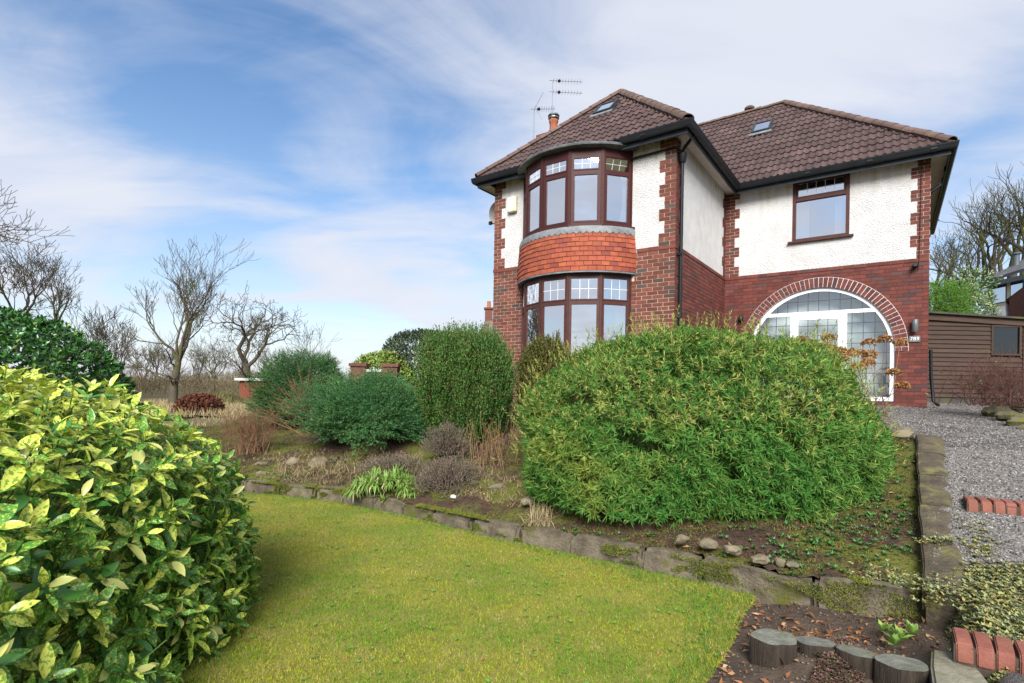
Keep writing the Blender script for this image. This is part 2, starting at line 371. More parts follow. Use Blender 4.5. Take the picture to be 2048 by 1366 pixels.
def wing_iv(k, z0, z1):
    if z1 < .12: return [R4(0, W2)]
    lim = ARC_R + .235
    f = lambda z: (lim if z < ARC_Z - .06 else math.sqrt(max(0, lim ** 2 - (z - ARC_Z) ** 2)))
    g = lambda z: ARC_R + .004 if z < ARC_Z - .06 else f(z)
    a0, a1 = g(z0 + .005), g(z1 - .005)
    if a0 <= 0 and a1 <= 0: return [R4(0, W2)]
    return [(0, 0, ARC_U - a0, ARC_U - a1), (ARC_U + a0, ARC_U + a1, W2, W2)]
lay('wing', bw_, -38, 0, wing_iv, 'brick_wing', jm=.0045)
lay('wing', bw_, 0, 1, lambda k, a, e: [R4(0, W2 + .012)], 'brick_wing', .014, par=1)
def qw(k, ph, bw): return bw * (1.5 if ((k - 1) // 3) % 2 == ph else 1.0)
lay('front', bf, 1, 27, lambda k, a, e: [R4(-qw(k, 0, bf), 0), R4(-W1, -W1 + qw(k, 0, bf))], 'brick_front')
lay('return', br_, 1, 27, lambda k, a, e: [R4(.031, qw(k, 1, br_)), R4(D_ - qw(k, 1, br_), D_)], 'brick_wing', par=1)
lay('wing', bw_, 1, 27, lambda k, a, e: [R4(0, qw(k, 0, bw_)), R4(W2 - qw(k, 1, bw_), W2)], 'brick_wing')

def brick_world(q):
    o_, x_, n_ = AX[q[0]]; p = o_ + x_ * ((q[1] + q[3]) / 2); return h2w(p.x, p.y, (q[5] + q[6]) / 2)
cand = []
for i, q in enumerate(BR):
    if not q[9]: continue
    P = brick_world(q); X, Y = project(P)
    o_, x_, n_ = AX[q[0]]
    wn_ = Vector((n_.x * cu + n_.y * su, -n_.x * su + n_.y * cu, 0)); vd = Vector((0, 0, EYE)) - P
    if wn_.dot(vd) <= 0 or Y > 690 or (q[0] != 'front' and Y > 620 and X < 1800): continue
    if q[0] == 'front' and (X > 1240 and Y > 630): continue
    if q[0] == 'front' and X < 1020 and Y > 668: continue
    cand.append((-(wn_.dot(vd) / vd.length ** 3) * (q[3] - q[1]), i))
cand.sort(); single = set(i for _, i in cand[:300])
owner = {('front', 0): fw, ('return', 0): rw, ('wing', 0): wlow, ('front', 1): fw, ('return', 1): rwu, ('wing', 1): wup}
bm_cache = {}; rest = {}
for i, q in enumerate(BR):
    o_, x_, n_ = AX[q[0]]; own = owner[(q[0], int(q[5] > ZS + C_))]
    if i in single:
        key = (q[0], q[8], round(q[3] - q[1], 3))
        if key not in bm_cache:
            L = (q[3] - q[1]) / 2; H = (q[6] - q[5]) / 2
            bm_cache[key] = MB().obox((0, 0, 0), x_, n_, UP, -L, L, -.03, 0, -H, H).mesh('brick')
        link_mesh('brick', bm_cache[key], MATS[q[8]], own, o_ + x_ * ((q[1] + q[3]) / 2) + n_ * q[7] + UP * ((q[5] + q[6]) / 2))
    else:
        mb = rest.setdefault((own.name, q[8]), MB()); P = lambda xx, oo, z_: o_ + x_ * xx + n_ * oo + UP * z_
        ou = q[7]; v8 = [P(q[1], -.03, q[5]), P(q[3], -.03, q[5]), P(q[4], -.03, q[6]), P(q[2], -.03, q[6]), P(q[1], ou, q[5]), P(q[3], ou, q[5]), P(q[4], ou, q[6]), P(q[2], ou, q[6])]
        mb.add(v8, [(4, 5, 6, 7), (0, 1, 5, 4), (1, 2, 6, 5), (2, 3, 7, 6), (3, 0, 4, 7)])
for (on, m), mb in rest.items():
    tag(mb.build('brickwork', MATS[m], bpy.data.objects[on]), kind='stuff')

# ---- pebbledash panels with toothed edges --------------------------------------------------------
def render_panel(wall, left, right, z0, z1, parent):
    """left/right: functions of course number giving the edge"""
    o_, x_, n_ = AX[wall]; mb = MB(); k = 1; rows = []
    z = z0
    while z < z1 - 1e-4:
        kk = int(round((z - ZS) / C_)); e = min(z1, ZS + C_ * (kk + 3 - ((kk - 1) % 3))); rows.append((z, e, left(kk), right(kk))); z = e
    poly = [(r[2], zz_) for r in rows for zz_ in (r[0], r[1])]
    right_side = [(r[3], zz_) for r in rows[::-1] for zz_ in (r[1], r[0])]
    pts = right_side + poly
    pts = [p for i, p in enumerate(pts) if p != pts[i - 1]]
    mb.prism(pts, lambda p: o_ + x_ * p[0] + n_ * -.03 + UP * p[1], lambda p: o_ + x_ * p[0] + n_ * .007 + UP * p[1])
    return mb.build('pebbledash', MATS['pebbledash'], parent)
z1s = ZS + C_
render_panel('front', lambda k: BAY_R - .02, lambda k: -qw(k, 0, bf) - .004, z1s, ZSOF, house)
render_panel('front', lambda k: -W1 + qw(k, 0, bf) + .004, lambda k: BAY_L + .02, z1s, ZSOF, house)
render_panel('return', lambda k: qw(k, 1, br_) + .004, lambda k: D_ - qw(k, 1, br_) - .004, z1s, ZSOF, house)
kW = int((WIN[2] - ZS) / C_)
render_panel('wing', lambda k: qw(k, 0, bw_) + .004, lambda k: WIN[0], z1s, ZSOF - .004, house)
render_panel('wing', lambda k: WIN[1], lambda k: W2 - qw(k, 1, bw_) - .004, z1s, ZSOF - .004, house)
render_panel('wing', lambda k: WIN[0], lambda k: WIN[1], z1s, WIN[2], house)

# ---- arch of bricks ------------------------------------------------------------------------------
o_, x_, n_ = AX['wing']
ring = MB(); NV = 54; a0, a1 = -.035, math.pi + .035
def ap(r, a, out): return o_ + x_ * (ARC_U + r * math.cos(a)) + UP * (ARC_Z + r * math.sin(a)) + n_ * out
for i in range(96):
    t0, t1 = a0 + (a1 - a0) * i / 96, a0 + (a1 - a0) * (i + 1) / 96
    ring.add([ap(ARC_R, t0, -.1), ap(ARC_R + .237, t0, -.1), ap(ARC_R + .237, t1, -.1), ap(ARC_R, t1, -.1), ap(ARC_R, t0, .004), ap(ARC_R + .237, t0, .004), ap(ARC_R + .237, t1, .004), ap(ARC_R, t1, .004)],
             [(4, 5, 6, 7), (0, 1, 5, 4), (2, 3, 7, 6), (3, 0, 4, 7)])
arch = ring.build('arch', MATS['lattice_white'], house)
for i in range(NV):
    t0, t1 = a0 + (a1 - a0) * i / NV + .0035, a0 + (a1 - a0) * (i + 1) / NV - .0035
    segs = [(ARC_R + .006, ARC_R + .231)] if i % 2 else [(ARC_R + .006, ARC_R + .114), (ARC_R + .122, ARC_R + .231)]
    for r0, r1 in segs:
        am = (t0 + t1) / 2; ctr = ap((r0 + r1) / 2, am, 0); mb = MB()
        v8 = [ap(r, t, ou) - ctr for ou in (-.03, .012) for r, t in ((r0, t0), (r1, t0), (r1, t1), (r0, t1))]
        mb.add(v8, [(0, 3, 2, 1), (4, 5, 6, 7), (0, 1, 5, 4), (1, 2, 6, 5), (2, 3, 7, 6), (3, 0, 4, 7)])
        mb.build('arch_brick', MATS['brick_wing'], arch, ctr)

# ---- porch glazing inside the arch ---------------------------------------------------------------
VO = -.075                                                      # glazing plane, set back in the arch
porch = MB()
def pb(x0, x1, z0, z1, o0, o1): porch.obox(o_, x_, n_, UP, x0, x1, o0, o1, z0, z1)
RF = ARC_R - .003
for i in range(64):
    t0, t1 = math.pi * i / 64, math.pi * (i + 1) / 64; r0 = RF - .085
    porch.add([ap(r0, t0, VO - .05), ap(RF, t0, VO - .05), ap(RF, t1, VO - .05), ap(r0, t1, VO - .05), ap(r0, t0, VO + .03), ap(RF, t0, VO + .03), ap(RF, t1, VO + .03), ap(r0, t1, VO + .03)],
              [(4, 5, 6, 7), (0, 1, 5, 4), (2, 3, 7, 6)])
for s in (-1, 1):
    q = sorted((ARC_U + s * RF, ARC_U + s * (RF - .085))); pb(q[0], q[1], .11, ARC_Z, VO - .05, VO + .03)
TZ = 2.115
tw = math.sqrt((RF - .06) ** 2 - (TZ + .04 - ARC_Z) ** 2)
pb(ARC_U - tw, ARC_U + tw, TZ, TZ + .085, VO - .045, VO + .028)
DL, DR = 1.575, 2.655
pb(DL - .045, DL + .03, .2, TZ, VO - .045, VO + .026); pb(DR - .03, DR + .045, .2, TZ, VO - .045, VO + .026)
pb(ARC_U - RF + .08, ARC_U + RF - .08, .11, .20, VO - .045, VO + .024)
pf = porch.build('porch_frame', MATS['white_upvc'], house)
dmb = MB()
for x0, x1, z0, z1 in ((DL + .035, DL + .13, .21, TZ - .01), (DR - .13, DR - .035, .21, TZ - .01), (DL + .13, DR - .13, TZ - .11, TZ - .01), (DL + .13, DR - .13, .21, .36)):
    dmb.obox(o_, x_, n_, UP, x0, x1, VO - .04, VO + .036, z0, z1)
door = dmb.build('porch_door', MATS['white_upvc'], house)
MB().obox(o_, x_, n_, UP, DR - .10, DR - .06, VO + .036, VO + .05, 1.0, 1.24).obox(o_, x_, n_, UP, DR - .19, DR - .07, VO + .06, VO + .08, 1.10, 1.125).build('door_handle', MATS['steel'], door)
def clip_poly(poly, inside, inter):
    out = []
    for i, p in enumerate(poly):
        q = poly[i - 1]; a, b2 = inside(q), inside(p)
        if a != b2: out.append(inter(q, p))
        if b2: out.append(p)
    return out
def clip_circle(poly, R):
    for j in range(40):
        a = math.pi * (j + .5) / 40 - .0; nx, nz = math.cos(a), math.sin(a)
        ins = lambda p: (p[0] - ARC_U) * nx + (p[1] - ARC_Z) * nz <= R
        def inter(p, q):
            dp = (p[0] - ARC_U) * nx + (p[1] - ARC_Z) * nz - R; dq = (q[0] - ARC_U) * nx + (q[1] - ARC_Z) * nz - R; t = dp / (dp - dq)
            return (p[0] + t * (q[0] - p[0]), p[1] + t * (q[1] - p[1]))
        poly = clip_poly(poly, ins, inter)
        if len(poly) < 3: return []
    return poly
leads = MB()
def leaded(x0, x1, z0, z1, gx, gz, parent, ox, oz):
    xs = [x0] + [v for v in (ox + gx * i for i in range(-30, 30)) if x0 + .03 < v < x1 - .03] + [x1]
    zs_ = [z0] + [v for v in (oz + gz * i for i in range(-30, 30)) if z0 + .03 < v < z1 - .03] + [z1]
    for a, e in zip(xs[:-1], xs[1:]):
        for c0, c1 in zip(zs_[:-1], zs_[1:]):
            poly = clip_circle([(a, c0), (e, c0), (e, c1), (a, c1)], RF - .08)
            if len(poly) < 3: continue
            tx, tz = random.gauss(0, .008), random.gauss(0, .008); mx_, mz_ = (a + e) / 2, (c0 + c1) / 2
            ctr = o_ + x_ * mx_ + n_ * VO + UP * mz_
            mb = MB(); mb.add([x_ * (p[0] - mx_) + n_ * (tx * (p[0] - mx_) + tz * (p[1] - mz_)) + UP * (p[1] - mz_) for p in poly], [tuple(range(len(poly)))])
            mb.build('pane', MATS['door_glass'], parent, ctr)
    for v in xs[1:-1]:
        p = clip_circle([(v - .006, z0), (v + .006, z0), (v + .006, z1), (v - .006, z1)], RF - .08)
        if len(p) > 2: leads.prism(p, lambda q: o_ + x_ * q[0] + n_ * (VO - .006) + UP * q[1], lambda q: o_ + x_ * q[0] + n_ * (VO + .006) + UP * q[1])
    for v in zs_[1:-1]:
        p = clip_circle([(x0, v - .006), (x1, v - .006), (x1, v + .006), (x0, v + .006)], RF - .08)
        if len(p) > 2: leads.prism(p, lambda q: o_ + x_ * q[0] + n_ * (VO - .005) + UP * q[1], lambda q: o_ + x_ * q[0] + n_ * (VO + .007) + UP * q[1])
leaded(ARC_U - RF + .085, ARC_U + RF - .085, TZ + .085, ARC_Z + RF, .218, .245, pf, ARC_U, TZ + .085 + .25)
leaded(ARC_U - RF + .085, DL - .045, .20, TZ, .218, .232, pf, DL - .14, TZ - .23)
leaded(DR + .045, ARC_U + RF - .085, .20, TZ, .218, .232, pf, DR + .14, TZ - .23)
leaded(DL + .13, DR - .13, .36, TZ - .11, .205, .235, door, DL + .13 + .2, TZ - .11 - .15)
leads.build('lead_lattice', MATS['lattice_lead'], pf)

# ---- a rectangular framed window -----------------------------------------------------------------
def lattice(mb, o, x, n, x0, x1, z0, z1, nx, nz, out, w=.0042):
    for i in range(1, nx): xx = x0 + (x1 - x0) * i / nx; mb.obox(o, x, n, UP, xx - w, xx + w, out, out + .006, z0, z1)
    for i in range(1, nz): zz_ = z0 + (z1 - z0) * i / nz; mb.obox(o, x, n, UP, x0, x1, out, out + .0055, zz_ - w, zz_ + w)
def sash(o, x, n, x0, x1, z0, z1, t, m, parent, glass, depth=(-.03, .02), name='sash', lat=None, tilt=0.0):
    piv = o + x * ((x0 + x1) / 2) + UP * z1; hw = (x1 - x0) / 2; H = z1 - z0
    mb = MB(); z = Vector((0, 0, 0))
    for a, e, c0, c1 in ((-hw, -hw + t, -H, 0), (hw - t, hw, -H, 0), (-hw + t, hw - t, -t, 0), (-hw + t, hw - t, -H, -H + t)):
        mb.obox(z, x, n, UP, a, e, depth[0], depth[1], c0, c1)
    s = mb.build(name, MATS[m], parent, piv)
    if tilt: s.rotation_mode = 'QUATERNION'; s.rotation_quaternion = Matrix.Rotation(tilt, 3, x).to_quaternion()
    g = MB(); P = lambda a, c0: x * a + UP * c0 + n * -.004; g.add([P(-hw + t, -H + t), P(hw - t, -H + t), P(hw - t, -t), P(-hw + t, -t)], [(0, 1, 2, 3)])
    g.build('pane', glass, s)
    if lat:
        lb = MB(); lattice(lb, z, x, n, -hw + t, hw - t, -H + t, -t, lat[0], lat[1], -.003); lb.build('lattice', MATS['lattice_white'], s)
    return s
o_, x_, n_ = AX['wing']
wwin = MB(); u0, u1, z0, z1 = WIN; TR = 4.90
for a, e, c0, c1 in ((u0 - .005, u0 + .07, z0, z1), (u1 - .07, u1 + .005, z0, z1), (u0 + .07, u1 - .07, TR - .035, TR + .035), (u0 + .07, u1 - .07, z0, z0 + .06), (u0 + .07, u1 - .07, z1 - .08, z1)):
    wwin.obox(o_, x_, n_, UP, a, e, -.10, .012, c0, c1)
wf = wwin.build('window', MATS['brown_frame'], house, bevel=.004)
MB().obox(o_, x_, n_, UP, u0 - .09, u1 + .09, -.05, .085, z0 - .045, z0 + .002).build('sill', MATS['brown_frame'], wf, bevel=.004)
sash(o_, x_, n_, u0 + .072, u1 - .072, TR + .037, z1 - .04, .045, 'brown_frame', wf, MATS['window_glass'], (-.08, -.005), lat=(5, 2))
g = MB(); P = lambda a, c0: o_ + x_ * a + UP * c0 + n_ * -.04; g.add([P(u0 + .07, z0 + .06), P(u1 - .07, z0 + .06), P(u1 - .07, TR - .035), P(u0 + .07, TR - .035)], [(0, 1, 2, 3)]); g.build('pane', MATS['window_glass'], wf)
def curtain(o, x, n, x0, x1, z0, z1, back, parent, gather=0.0, folds=7):
    mb = MB(); nx, nz = folds * 4, 6; vs = []
    for j in range(nz + 1):
        f = j / nz; zc_ = z0 + (z1 - z0) * f
        for i in range(nx + 1):
            g_ = i / nx; sh = gather * math.sin(math.pi * min(1, max(0, (1 - f) * .9)))
            vs.append(o + x * (x0 + (x1 - x0) * g_ + sh * (1 - g_)) + n * (-back + .025 * math.sin(g_ * folds * 2 * math.pi)) + UP * zc_)
    w_ = nx + 1; mb.add(vs, [(j * w_ + i, j * w_ + i + 1, (j + 1) * w_ + i + 1, (j + 1) * w_ + i) for j in range(nz) for i in range(nx)])
    return mb.build('curtain', MATS['curtain'], parent, smooth=True)
curtain(o_, x_, n_, u0 + .05, u0 + .33, z0 + .05, z1 - .05, .2, wf); curtain(o_, x_, n_, u1 - .30, u1 - .05, z0 + .05, z1 - .05, .2, wf)

# ---- bow window ----------------------------------------------------------------------------------
UC, VC, RB, TH = -2.31, .679, 1.529, math.radians(63.6)
def bn(t, r=RB): a = TH * t; return Vector((UC + r * math.sin(a), VC - r * math.cos(a), 0))
nodes = [bn(-1 + .4 * i) for i in range(6)]
bay_up = empty('bow_window', (0, 0, 0)); bay_up.parent = house; bay_up['label'] = 'upper maroon bow window with small lights on top'
bay_lo = empty('bow_window', (0, 0, 0)); bay_lo.parent = house; bay_lo['label'] = 'lower brown bow window under the hung tiles'
def bow(parent, zsill, ztr0, ztr1, zhead, ztop, side, m, open_ids, cur):
    fr = MB()
    for i in range(5):
        a, e = nodes[i], nodes[i + 1]; x = (e - a); L = x.length; x.normalize(); n = Vector((x.y, -x.x, 0))
        zero = a.copy()
        fr.obox(zero, x, n, UP, .0, L, -.06, .012, zhead, ztop)                   # head and fascia
        fr.obox(zero, x, n, UP, .0, L, -.06, .008, zsill - .07, zsill)            # bottom rail
        fr.obox(zero, x, n, UP, side * .5, L - side * .5, -.06, .006, ztr0, ztr1) # transom
        for x0, x1 in ((0, side * .62), (L - side * .62, L)): fr.obox(zero, x, n, UP, x0, x1, -.06, .010, zsill, zhead)
    for i, p in enumerate(nodes):                                                  # corner posts
        t = Vector((p.x - UC, p.y - VC, 0)).normalized(); s_ = Vector((-t.y, t.x, 0))
        fr.obox(p, s_, t, UP, -side * .28, side * .28, -.05, .022, zsill - .07, ztop - .004)
    f_ = fr.build('frame', MATS[m], parent)
    sl = MB()
    for i in range(5):
        a, e = bn(-1 + .4 * i, RB + .075), bn(-.6 + .4 * i, RB + .075); x = (e - a); L = x.length; x.normalize(); n = Vector((x.y, -x.x, 0))
        ext = .05 if i in (0, 4) else 0
        sl.obox(a, x, n, UP, -.0 - (ext if i == 0 else 0), L + (ext if i == 4 else 0), -.13, .0, zsill - .115, zsill - .065)
    sl.build('sill', MATS[m], parent)
    for i in range(5):
        a, e = nodes[i], nodes[i + 1]; x = (e - a); L = x.length; x.normalize(); n = Vector((x.y, -x.x, 0)); k = side * .55
        sash(a, x, n, k, L - k, ztr1, zhead, .024, m, parent, MATS['window_glass'], (-.03, .016), lat=(3, 2), tilt=(.42 if i in open_ids else 0), name='top_light')
        g = MB(); P = lambda q, c0: a + x * q + UP * c0 + n * -.012
        g.add([P(side * .6, zsill), P(L - side * .6, zsill), P(L - side * .6, ztr0), P(side * .6, ztr0)], [(0, 1, 2, 3)]); g.build('pane', MATS['window_glass'], parent)
        bead = MB(); s0, s1 = side * .6, L - side * .6
        for q0, q1, c0, c1 in ((s0, s0 + .035, zsill, ztr0), (s1 - .035, s1, zsill, ztr0), (s0 + .035, s1 - .035, zsill, zsill + .035), (s0 + .035, s1 - .035, ztr0 - .035, ztr0)):
            bead.obox(a, x, n, UP, q0, q1, -.02, .013, c0, c1)
        bead.build('glazing_bead', MATS[m], parent)
    for i, q0, q1 in cur:
        a, e = nodes[i], nodes[i + 1]; x = (e - a); L = x.length; x.normalize(); n = Vector((x.y, -x.x, 0))
        curtain(a, x, n, L * q0, L * q1, zsill, zhead, .16, parent, gather=.12 if i == 4 else 0, folds=4)
bow(bay_up, 3.745, 4.77, 4.835, 5.105, 5.30, .115, 'maroon_frame', (0, 4), [(4, .62, .98), (1, .05, .9)])
bow(bay_lo, .95, 2.07, 2.125, 2.60, 2.70, .075, 'brown_frame', (), [(4, .45, .98), (1, .05, .6)])
base = MB()
for i in range(5):
    a, e = nodes[i], nodes[i + 1]; x = (e - a); L = x.length; x.normalize(); n = Vector((x.y, -x.x, 0)); base.obox(a, x, n, UP, 0, L, -.2, .02 + .002 * (i % 2), 0, .84)
base.build('dwarf_wall', MATS['brick_front'], bay_lo)
# tile hanging between the two windows
TZ0, TZ1, NR = 2.715, 3.62, 9
def rad(z): f = (z - TZ0) / (TZ1 - TZ0); return 1.60 + .045 * math.sin(math.pi * min(1, max(0, 1 - f)) * .62)
apron = MB(); NS = 48
def lim_t(r): return math.acos(max(-1, min(1, VC / r)))
for zc0, zc1 in ((TZ0, TZ0 + .3), (TZ0 + .3, TZ0 + .6), (TZ0 + .6, TZ1)):
    vs_ = []
    for z in (zc0, zc1):
        r = rad(z) - .03; t_ = lim_t(r)
        for i in range(NS + 1): a = -t_ + 2 * t_ * i / NS; vs_.append((UC + r * math.sin(a), VC - r * math.cos(a), z))
    apron.add(vs_, [(i, i + 1, NS + 2 + i, NS + 1 + i) for i in range(NS)])
ap_o = apron.build('tile_hanging', MATS['underlay'], house); ap_o['label'] = 'band of orange clay tiles hung between the two bow windows'
g_ = (TZ1 - TZ0) / NR
for r_ in range(NR):
    z0, z1 = TZ0 + g_ * r_, TZ0 + g_ * (r_ + 1) + .02; ra, rb = rad(z0) + .006, rad(z1) - .008; T = lim_t(ra) - .004
    nt_ = 21; off = .5 if r_ % 2 else 0
    for i in range(-1, nt_ + 1):
        q0, q1 = max(-1, -1 + 2 * (i + off) / nt_), min(1, -1 + 2 * (i + 1 + off) / nt_)
        if q1 - q0 < .02: continue
        t0, t1 = q0 * T + .0025, q1 * T - .0025; tm = (t0 + t1) / 2; dz = random.uniform(-.006, .006); dr = random.uniform(0, .006)
        ctr = Vector((UC + ra * math.sin(tm), VC - ra * math.cos(tm), z0)); mb = MB()
        pt = lambda r, t, z: Vector((UC + r * math.sin(t), VC - r * math.cos(t), z)) - ctr
        mb.add([pt(ra - .012, t0, z0 + dz), pt(ra - .012, t1, z0 + dz), pt(rb - .012, t1, z1), pt(rb - .012, t0, z1), pt(ra + dr, t0, z0 + dz), pt(ra + dr, t1, z0 + dz), pt(rb, t1, z1), pt(rb, t0, z1)],
               [(4, 5, 6, 7), (0, 1, 5, 4), (1, 2, 6, 5), (2, 3, 7, 6), (3, 0, 4, 7)])
        mb.build('wall_tile', MATS['hanging_tile'], ap_o, ctr)
# lead: scalloped apron, drip under the tiles, flat roof with rolled edge, soakers
ld = MB(); nsc = 27; vs_ = []; npt = nsc * 8
for i in range(npt + 1):
    r1, r2 = RB + .07, rad(3.53) + .012; t1_, t2_ = lim_t(r1), lim_t(r2); q = -1 + 2 * i / npt
    sc = abs(math.sin(math.pi * i / 8)); zb = 3.525 - .042 * sc
    rm = rad(3.56) + .014
    vs_ += [(UC + r1 * math.sin(q * t1_), VC - r1 * math.cos(q * t1_), 3.645), (UC + rm * math.sin(q * t2_), VC - rm * math.cos(q * t2_), 3.585), (UC + r2 * math.sin(q * t2_), VC - r2 * math.cos(q * t2_), zb)]
ld.add(vs_, [(3 * i + j, 3 * i + j + 1, 3 * i + 4 + j, 3 * i + 3 + j) for i in range(npt) for j in (0, 1)])
ld.build('lead_apron', MATS['lead'], house, smooth=True)
dr = MB(); path = []
for i in range(41):
    t_ = lim_t(1.63); a = -t_ + 2 * t_ * i / 40; path.append((UC + 1.63 * math.sin(a), VC - 1.63 * math.cos(a), 2.70))
dr.sweep(path, [(-.09, -.02), (.012, -.02), (.012, .012), (-.09, .012)]); dr.build('lead_drip', MATS['lead'], house)
rf = MB(); prof = [(-.30, .0), (.08, -.012), (.125, .008), (.132, .04), (.105, .068), (.04, .08), (-.30, .10)]; path = []
for i in range(49):
    t_ = lim_t(1.56); a = -t_ + 2 * t_ * i / 48; path.append((UC + 1.56 * math.sin(a), VC - 1.56 * math.cos(a), 5.285))
rf.sweep(path, prof)
rf.add([(UC + 1.30 * math.sin(a), VC - 1.30 * math.cos(a), 5.380) for a in [-1.05 + 2.1 * i / 24 for i in range(25)]] + [(UC + 1.1, .05, 5.45), (UC - 1.1, .05, 5.45)], [tuple(range(27))])
rf.build('bow_roof', MATS['old_lead'], house, angle=50)
for s, uu in ((1, BAY_R), (-1, BAY_L)):
    sk = MB(); zt = ZS + .08; zs_ = [2.66 + i * (zt - 2.66) / 12 for i in range(13)]
    w_ = [.13 if i % 2 else .10 for i in range(13)]
    for i in range(12):
        sk.obox((0, 0, 0), (1, 0, 0), (0, -1, 0), UP, min(uu - s * .02, uu + s * w_[i]), max(uu - s * .02, uu + s * w_[i]), .0, .012 + .002 * (i % 2), zs_[i], zs_[i + 1])
    sk.build('lead_soaker', MATS['lead'], house)

# ---- eaves: soffit, fascia, gutter ---------------------------------------------------------------
sf = MB(); st = .12
def planks(u0, u1, v0, v1, along, ZSOF=ZSOF):
    t = u0 if along == 'u' else v0; end = u1 if along == 'u' else v1
    while t < end - 1e-3:
        e = min(t + st - .006, end)
        if along == 'u': sf.box(t, e, v0, v1, ZSOF, ZSOF + .012)
        else: sf.box(u0, u1, t, e, ZSOF, ZSOF + .012)
        t += st
planks(-W1, BAY_L + .1, -OV + .02, .0, 'u'); planks(BAY_R - .1, OV - .02, -OV + .02, .0, 'u'); planks(.0, OV - .02, 0, D_ - .01, 'v'); planks(-W1 - OV + .02, -W1, .0, D_, 'v', 5.25); planks(-W1 - OV + .02, -W1, -OV + .02, .0, 'u', 5.252)
planks(OV, W2 + OV - .02, D_ - OV + .02, D_, 'u'); planks(W2, W2 + OV - .02, D_, BACKV + OV, 'v')
tag(sf.build('soffit', MATS['soffit_board'], house), kind='stuff')
fpro = [(-.022, -.205), (.0, -.205), (.0, -.004), (-.022, -.004)]
gpro = [(.004, .012), (.004, -.095), (.030, -.125), (.085, -.118), (.112, -.070), (.112, -.030), (.122, -.014), (.122, .014), (.112, .014), (.100, -.055), (.080, -.105), (.034, -.112), (.014, -.09), (.014, .012)]
paths = [[(-W1 - OV, D_, ZGUT), (-W1 - OV, -OV, ZGUT), (BAY_L + .16, -OV, ZGUT)],
         [(BAY_R - .10, -OV, ZGUT), (OV, -OV, ZGUT), (OV, D_ - OV, ZGUT), (W2 + OV, D_ - OV, ZGUT), (W2 + OV, BACKV + OV, ZGUT)]]
for p in paths:
    MB().sweep(p, fpro).build('fascia', MATS['fascia_board'], house); MB().sweep(p, gpro).build('gutter', MATS['black_plastic'], house, angle=40)
def gutter_joint(p, ax): 
    q = Vector(p); a = Vector(ax); MB().sweep([q - a * .05, q + a * .05], [(x * 1.06 - .002, y * 1.06 + .001) for x, y in gpro[:8]] + [(.004, .014)]).build('gutter_joint', MATS['black_plastic'], house)
for uu in (-.55, ): gutter_joint((uu, -OV, ZGUT), (1, 0, 0))
for vv in (.75, 1.75, 2.75): gutter_joint((OV, vv, ZGUT), (0, 1, 0))
for uu in (1.9, 3.1, 4.2): gutter_joint((uu, D_ - OV, ZGUT), (1, 0, 0))
# downpipe, hopper, branch pipes
dp = MB(); dp.tube([(.075, .13, .05), (.075, .13, 4.86)], .036, 10)
dpo = dp.build('downpipe', MATS['black_plastic'], house, angle=40)
hp = MB(); hp.lathe([(.04, -.13), (.06, -.12), (.085, -.02), (.09, .05), (.08, .08), (.05, .085)], (.075, .13, 4.98), 14); hp.build('hopper', MATS['black_plastic'], dpo, angle=40)
MB().tube([(OV + .03, .02, 5.36), (OV + .02, .02, 5.30), (.12, .12, 5.15), (.08, .13, 5.10), (.075, .13, 5.03)], .034, 10).build('swan_neck', MATS['black_plastic'], dpo, angle=50)
MB().tube([(BAY_R - .05, -.055, 5.11), (-.4, -.05, 5.12), (-.05, -.05, 5.14), (.03, -.03, 5.12), (.06, .1, 5.06)], .022, 8).build('waste_pipe', MATS['black_plastic'], dpo, angle=50)
for zc_ in (3.0, 1.4): MB().box(.0, .115, .08, .18, zc_, zc_ + .05).build('pipe_bracket', MATS['black_plastic'], dpo)
MB().tube([(W2 + .02, D_ + .55, 4.75), (W2 + .2, D_ + .6, 4.9), (W2 + OV - .02, D_ + .65, 5.3)], .035, 8).build('swan_neck', MATS['black_plastic'], dpo, angle=50)
dp2 = MB(); dp2.tube([(W2 + .06, D_ + .30, 1.25), (W2 + .075, D_ + .30, .60), (W2 + .12, D_ + .24, .12), (W2 + .2, D_ + .16, .05)], .034, 10); dp2.build('downpipe', MATS['black_plastic'], house, angle=40)

# ---- roofs ---------------------------------------------------------------------------------------
TWD, GA = .30, .325
def tile_profile(n=10):
    pts = []
    for i in range(n + 1):
        x = TWD * i / n; ph = (i / n * 2) % 1.0
        pts.append((x, .034 * max(0.0, math.sin(math.pi * (ph - .42) / .58)) ** 1.0 if ph > .42 else 0.0))
    return pts
TP = tile_profile()
def tile_bm(x0, y0, poly=None):
    """one tile in slope axes: x along the eave, y up the slope, z off the slope"""
    n = len(TP); vs = []
    for y, h in ((0.0, .034), (GA + .03, .004)):
        vs += [(x0 + p[0], y0 + y, p[1] + h) for p in TP]
    vs += [(x0 + p[0], y0, p[1] * .6 + .002) for p in TP]
    fs = [(i, i + 1, n + i + 1, n + i) for i in range(n - 1)] + [(2 * n + i, 2 * n + i + 1, i + 1, i) for i in range(n - 1)]
    bm = bmesh.new(); bv = [bm.verts.new(v) for v in vs]
    for f in fs: bm.faces.new([bv[i] for i in f])
    if poly:
        for i in range(len(poly)):
            p, q = poly[i - 1], poly[i]; nx, ny = -(q[1] - p[1]), (q[0] - p[0])
            bmesh.ops.bisect_plane(bm, geom=bm.verts[:] + bm.edges[:] + bm.faces[:], plane_co=(p[0], p[1], 0), plane_no=(-nx, -ny, 0), clear_outer=True)
    return bm
TILES = []
full_tile = None
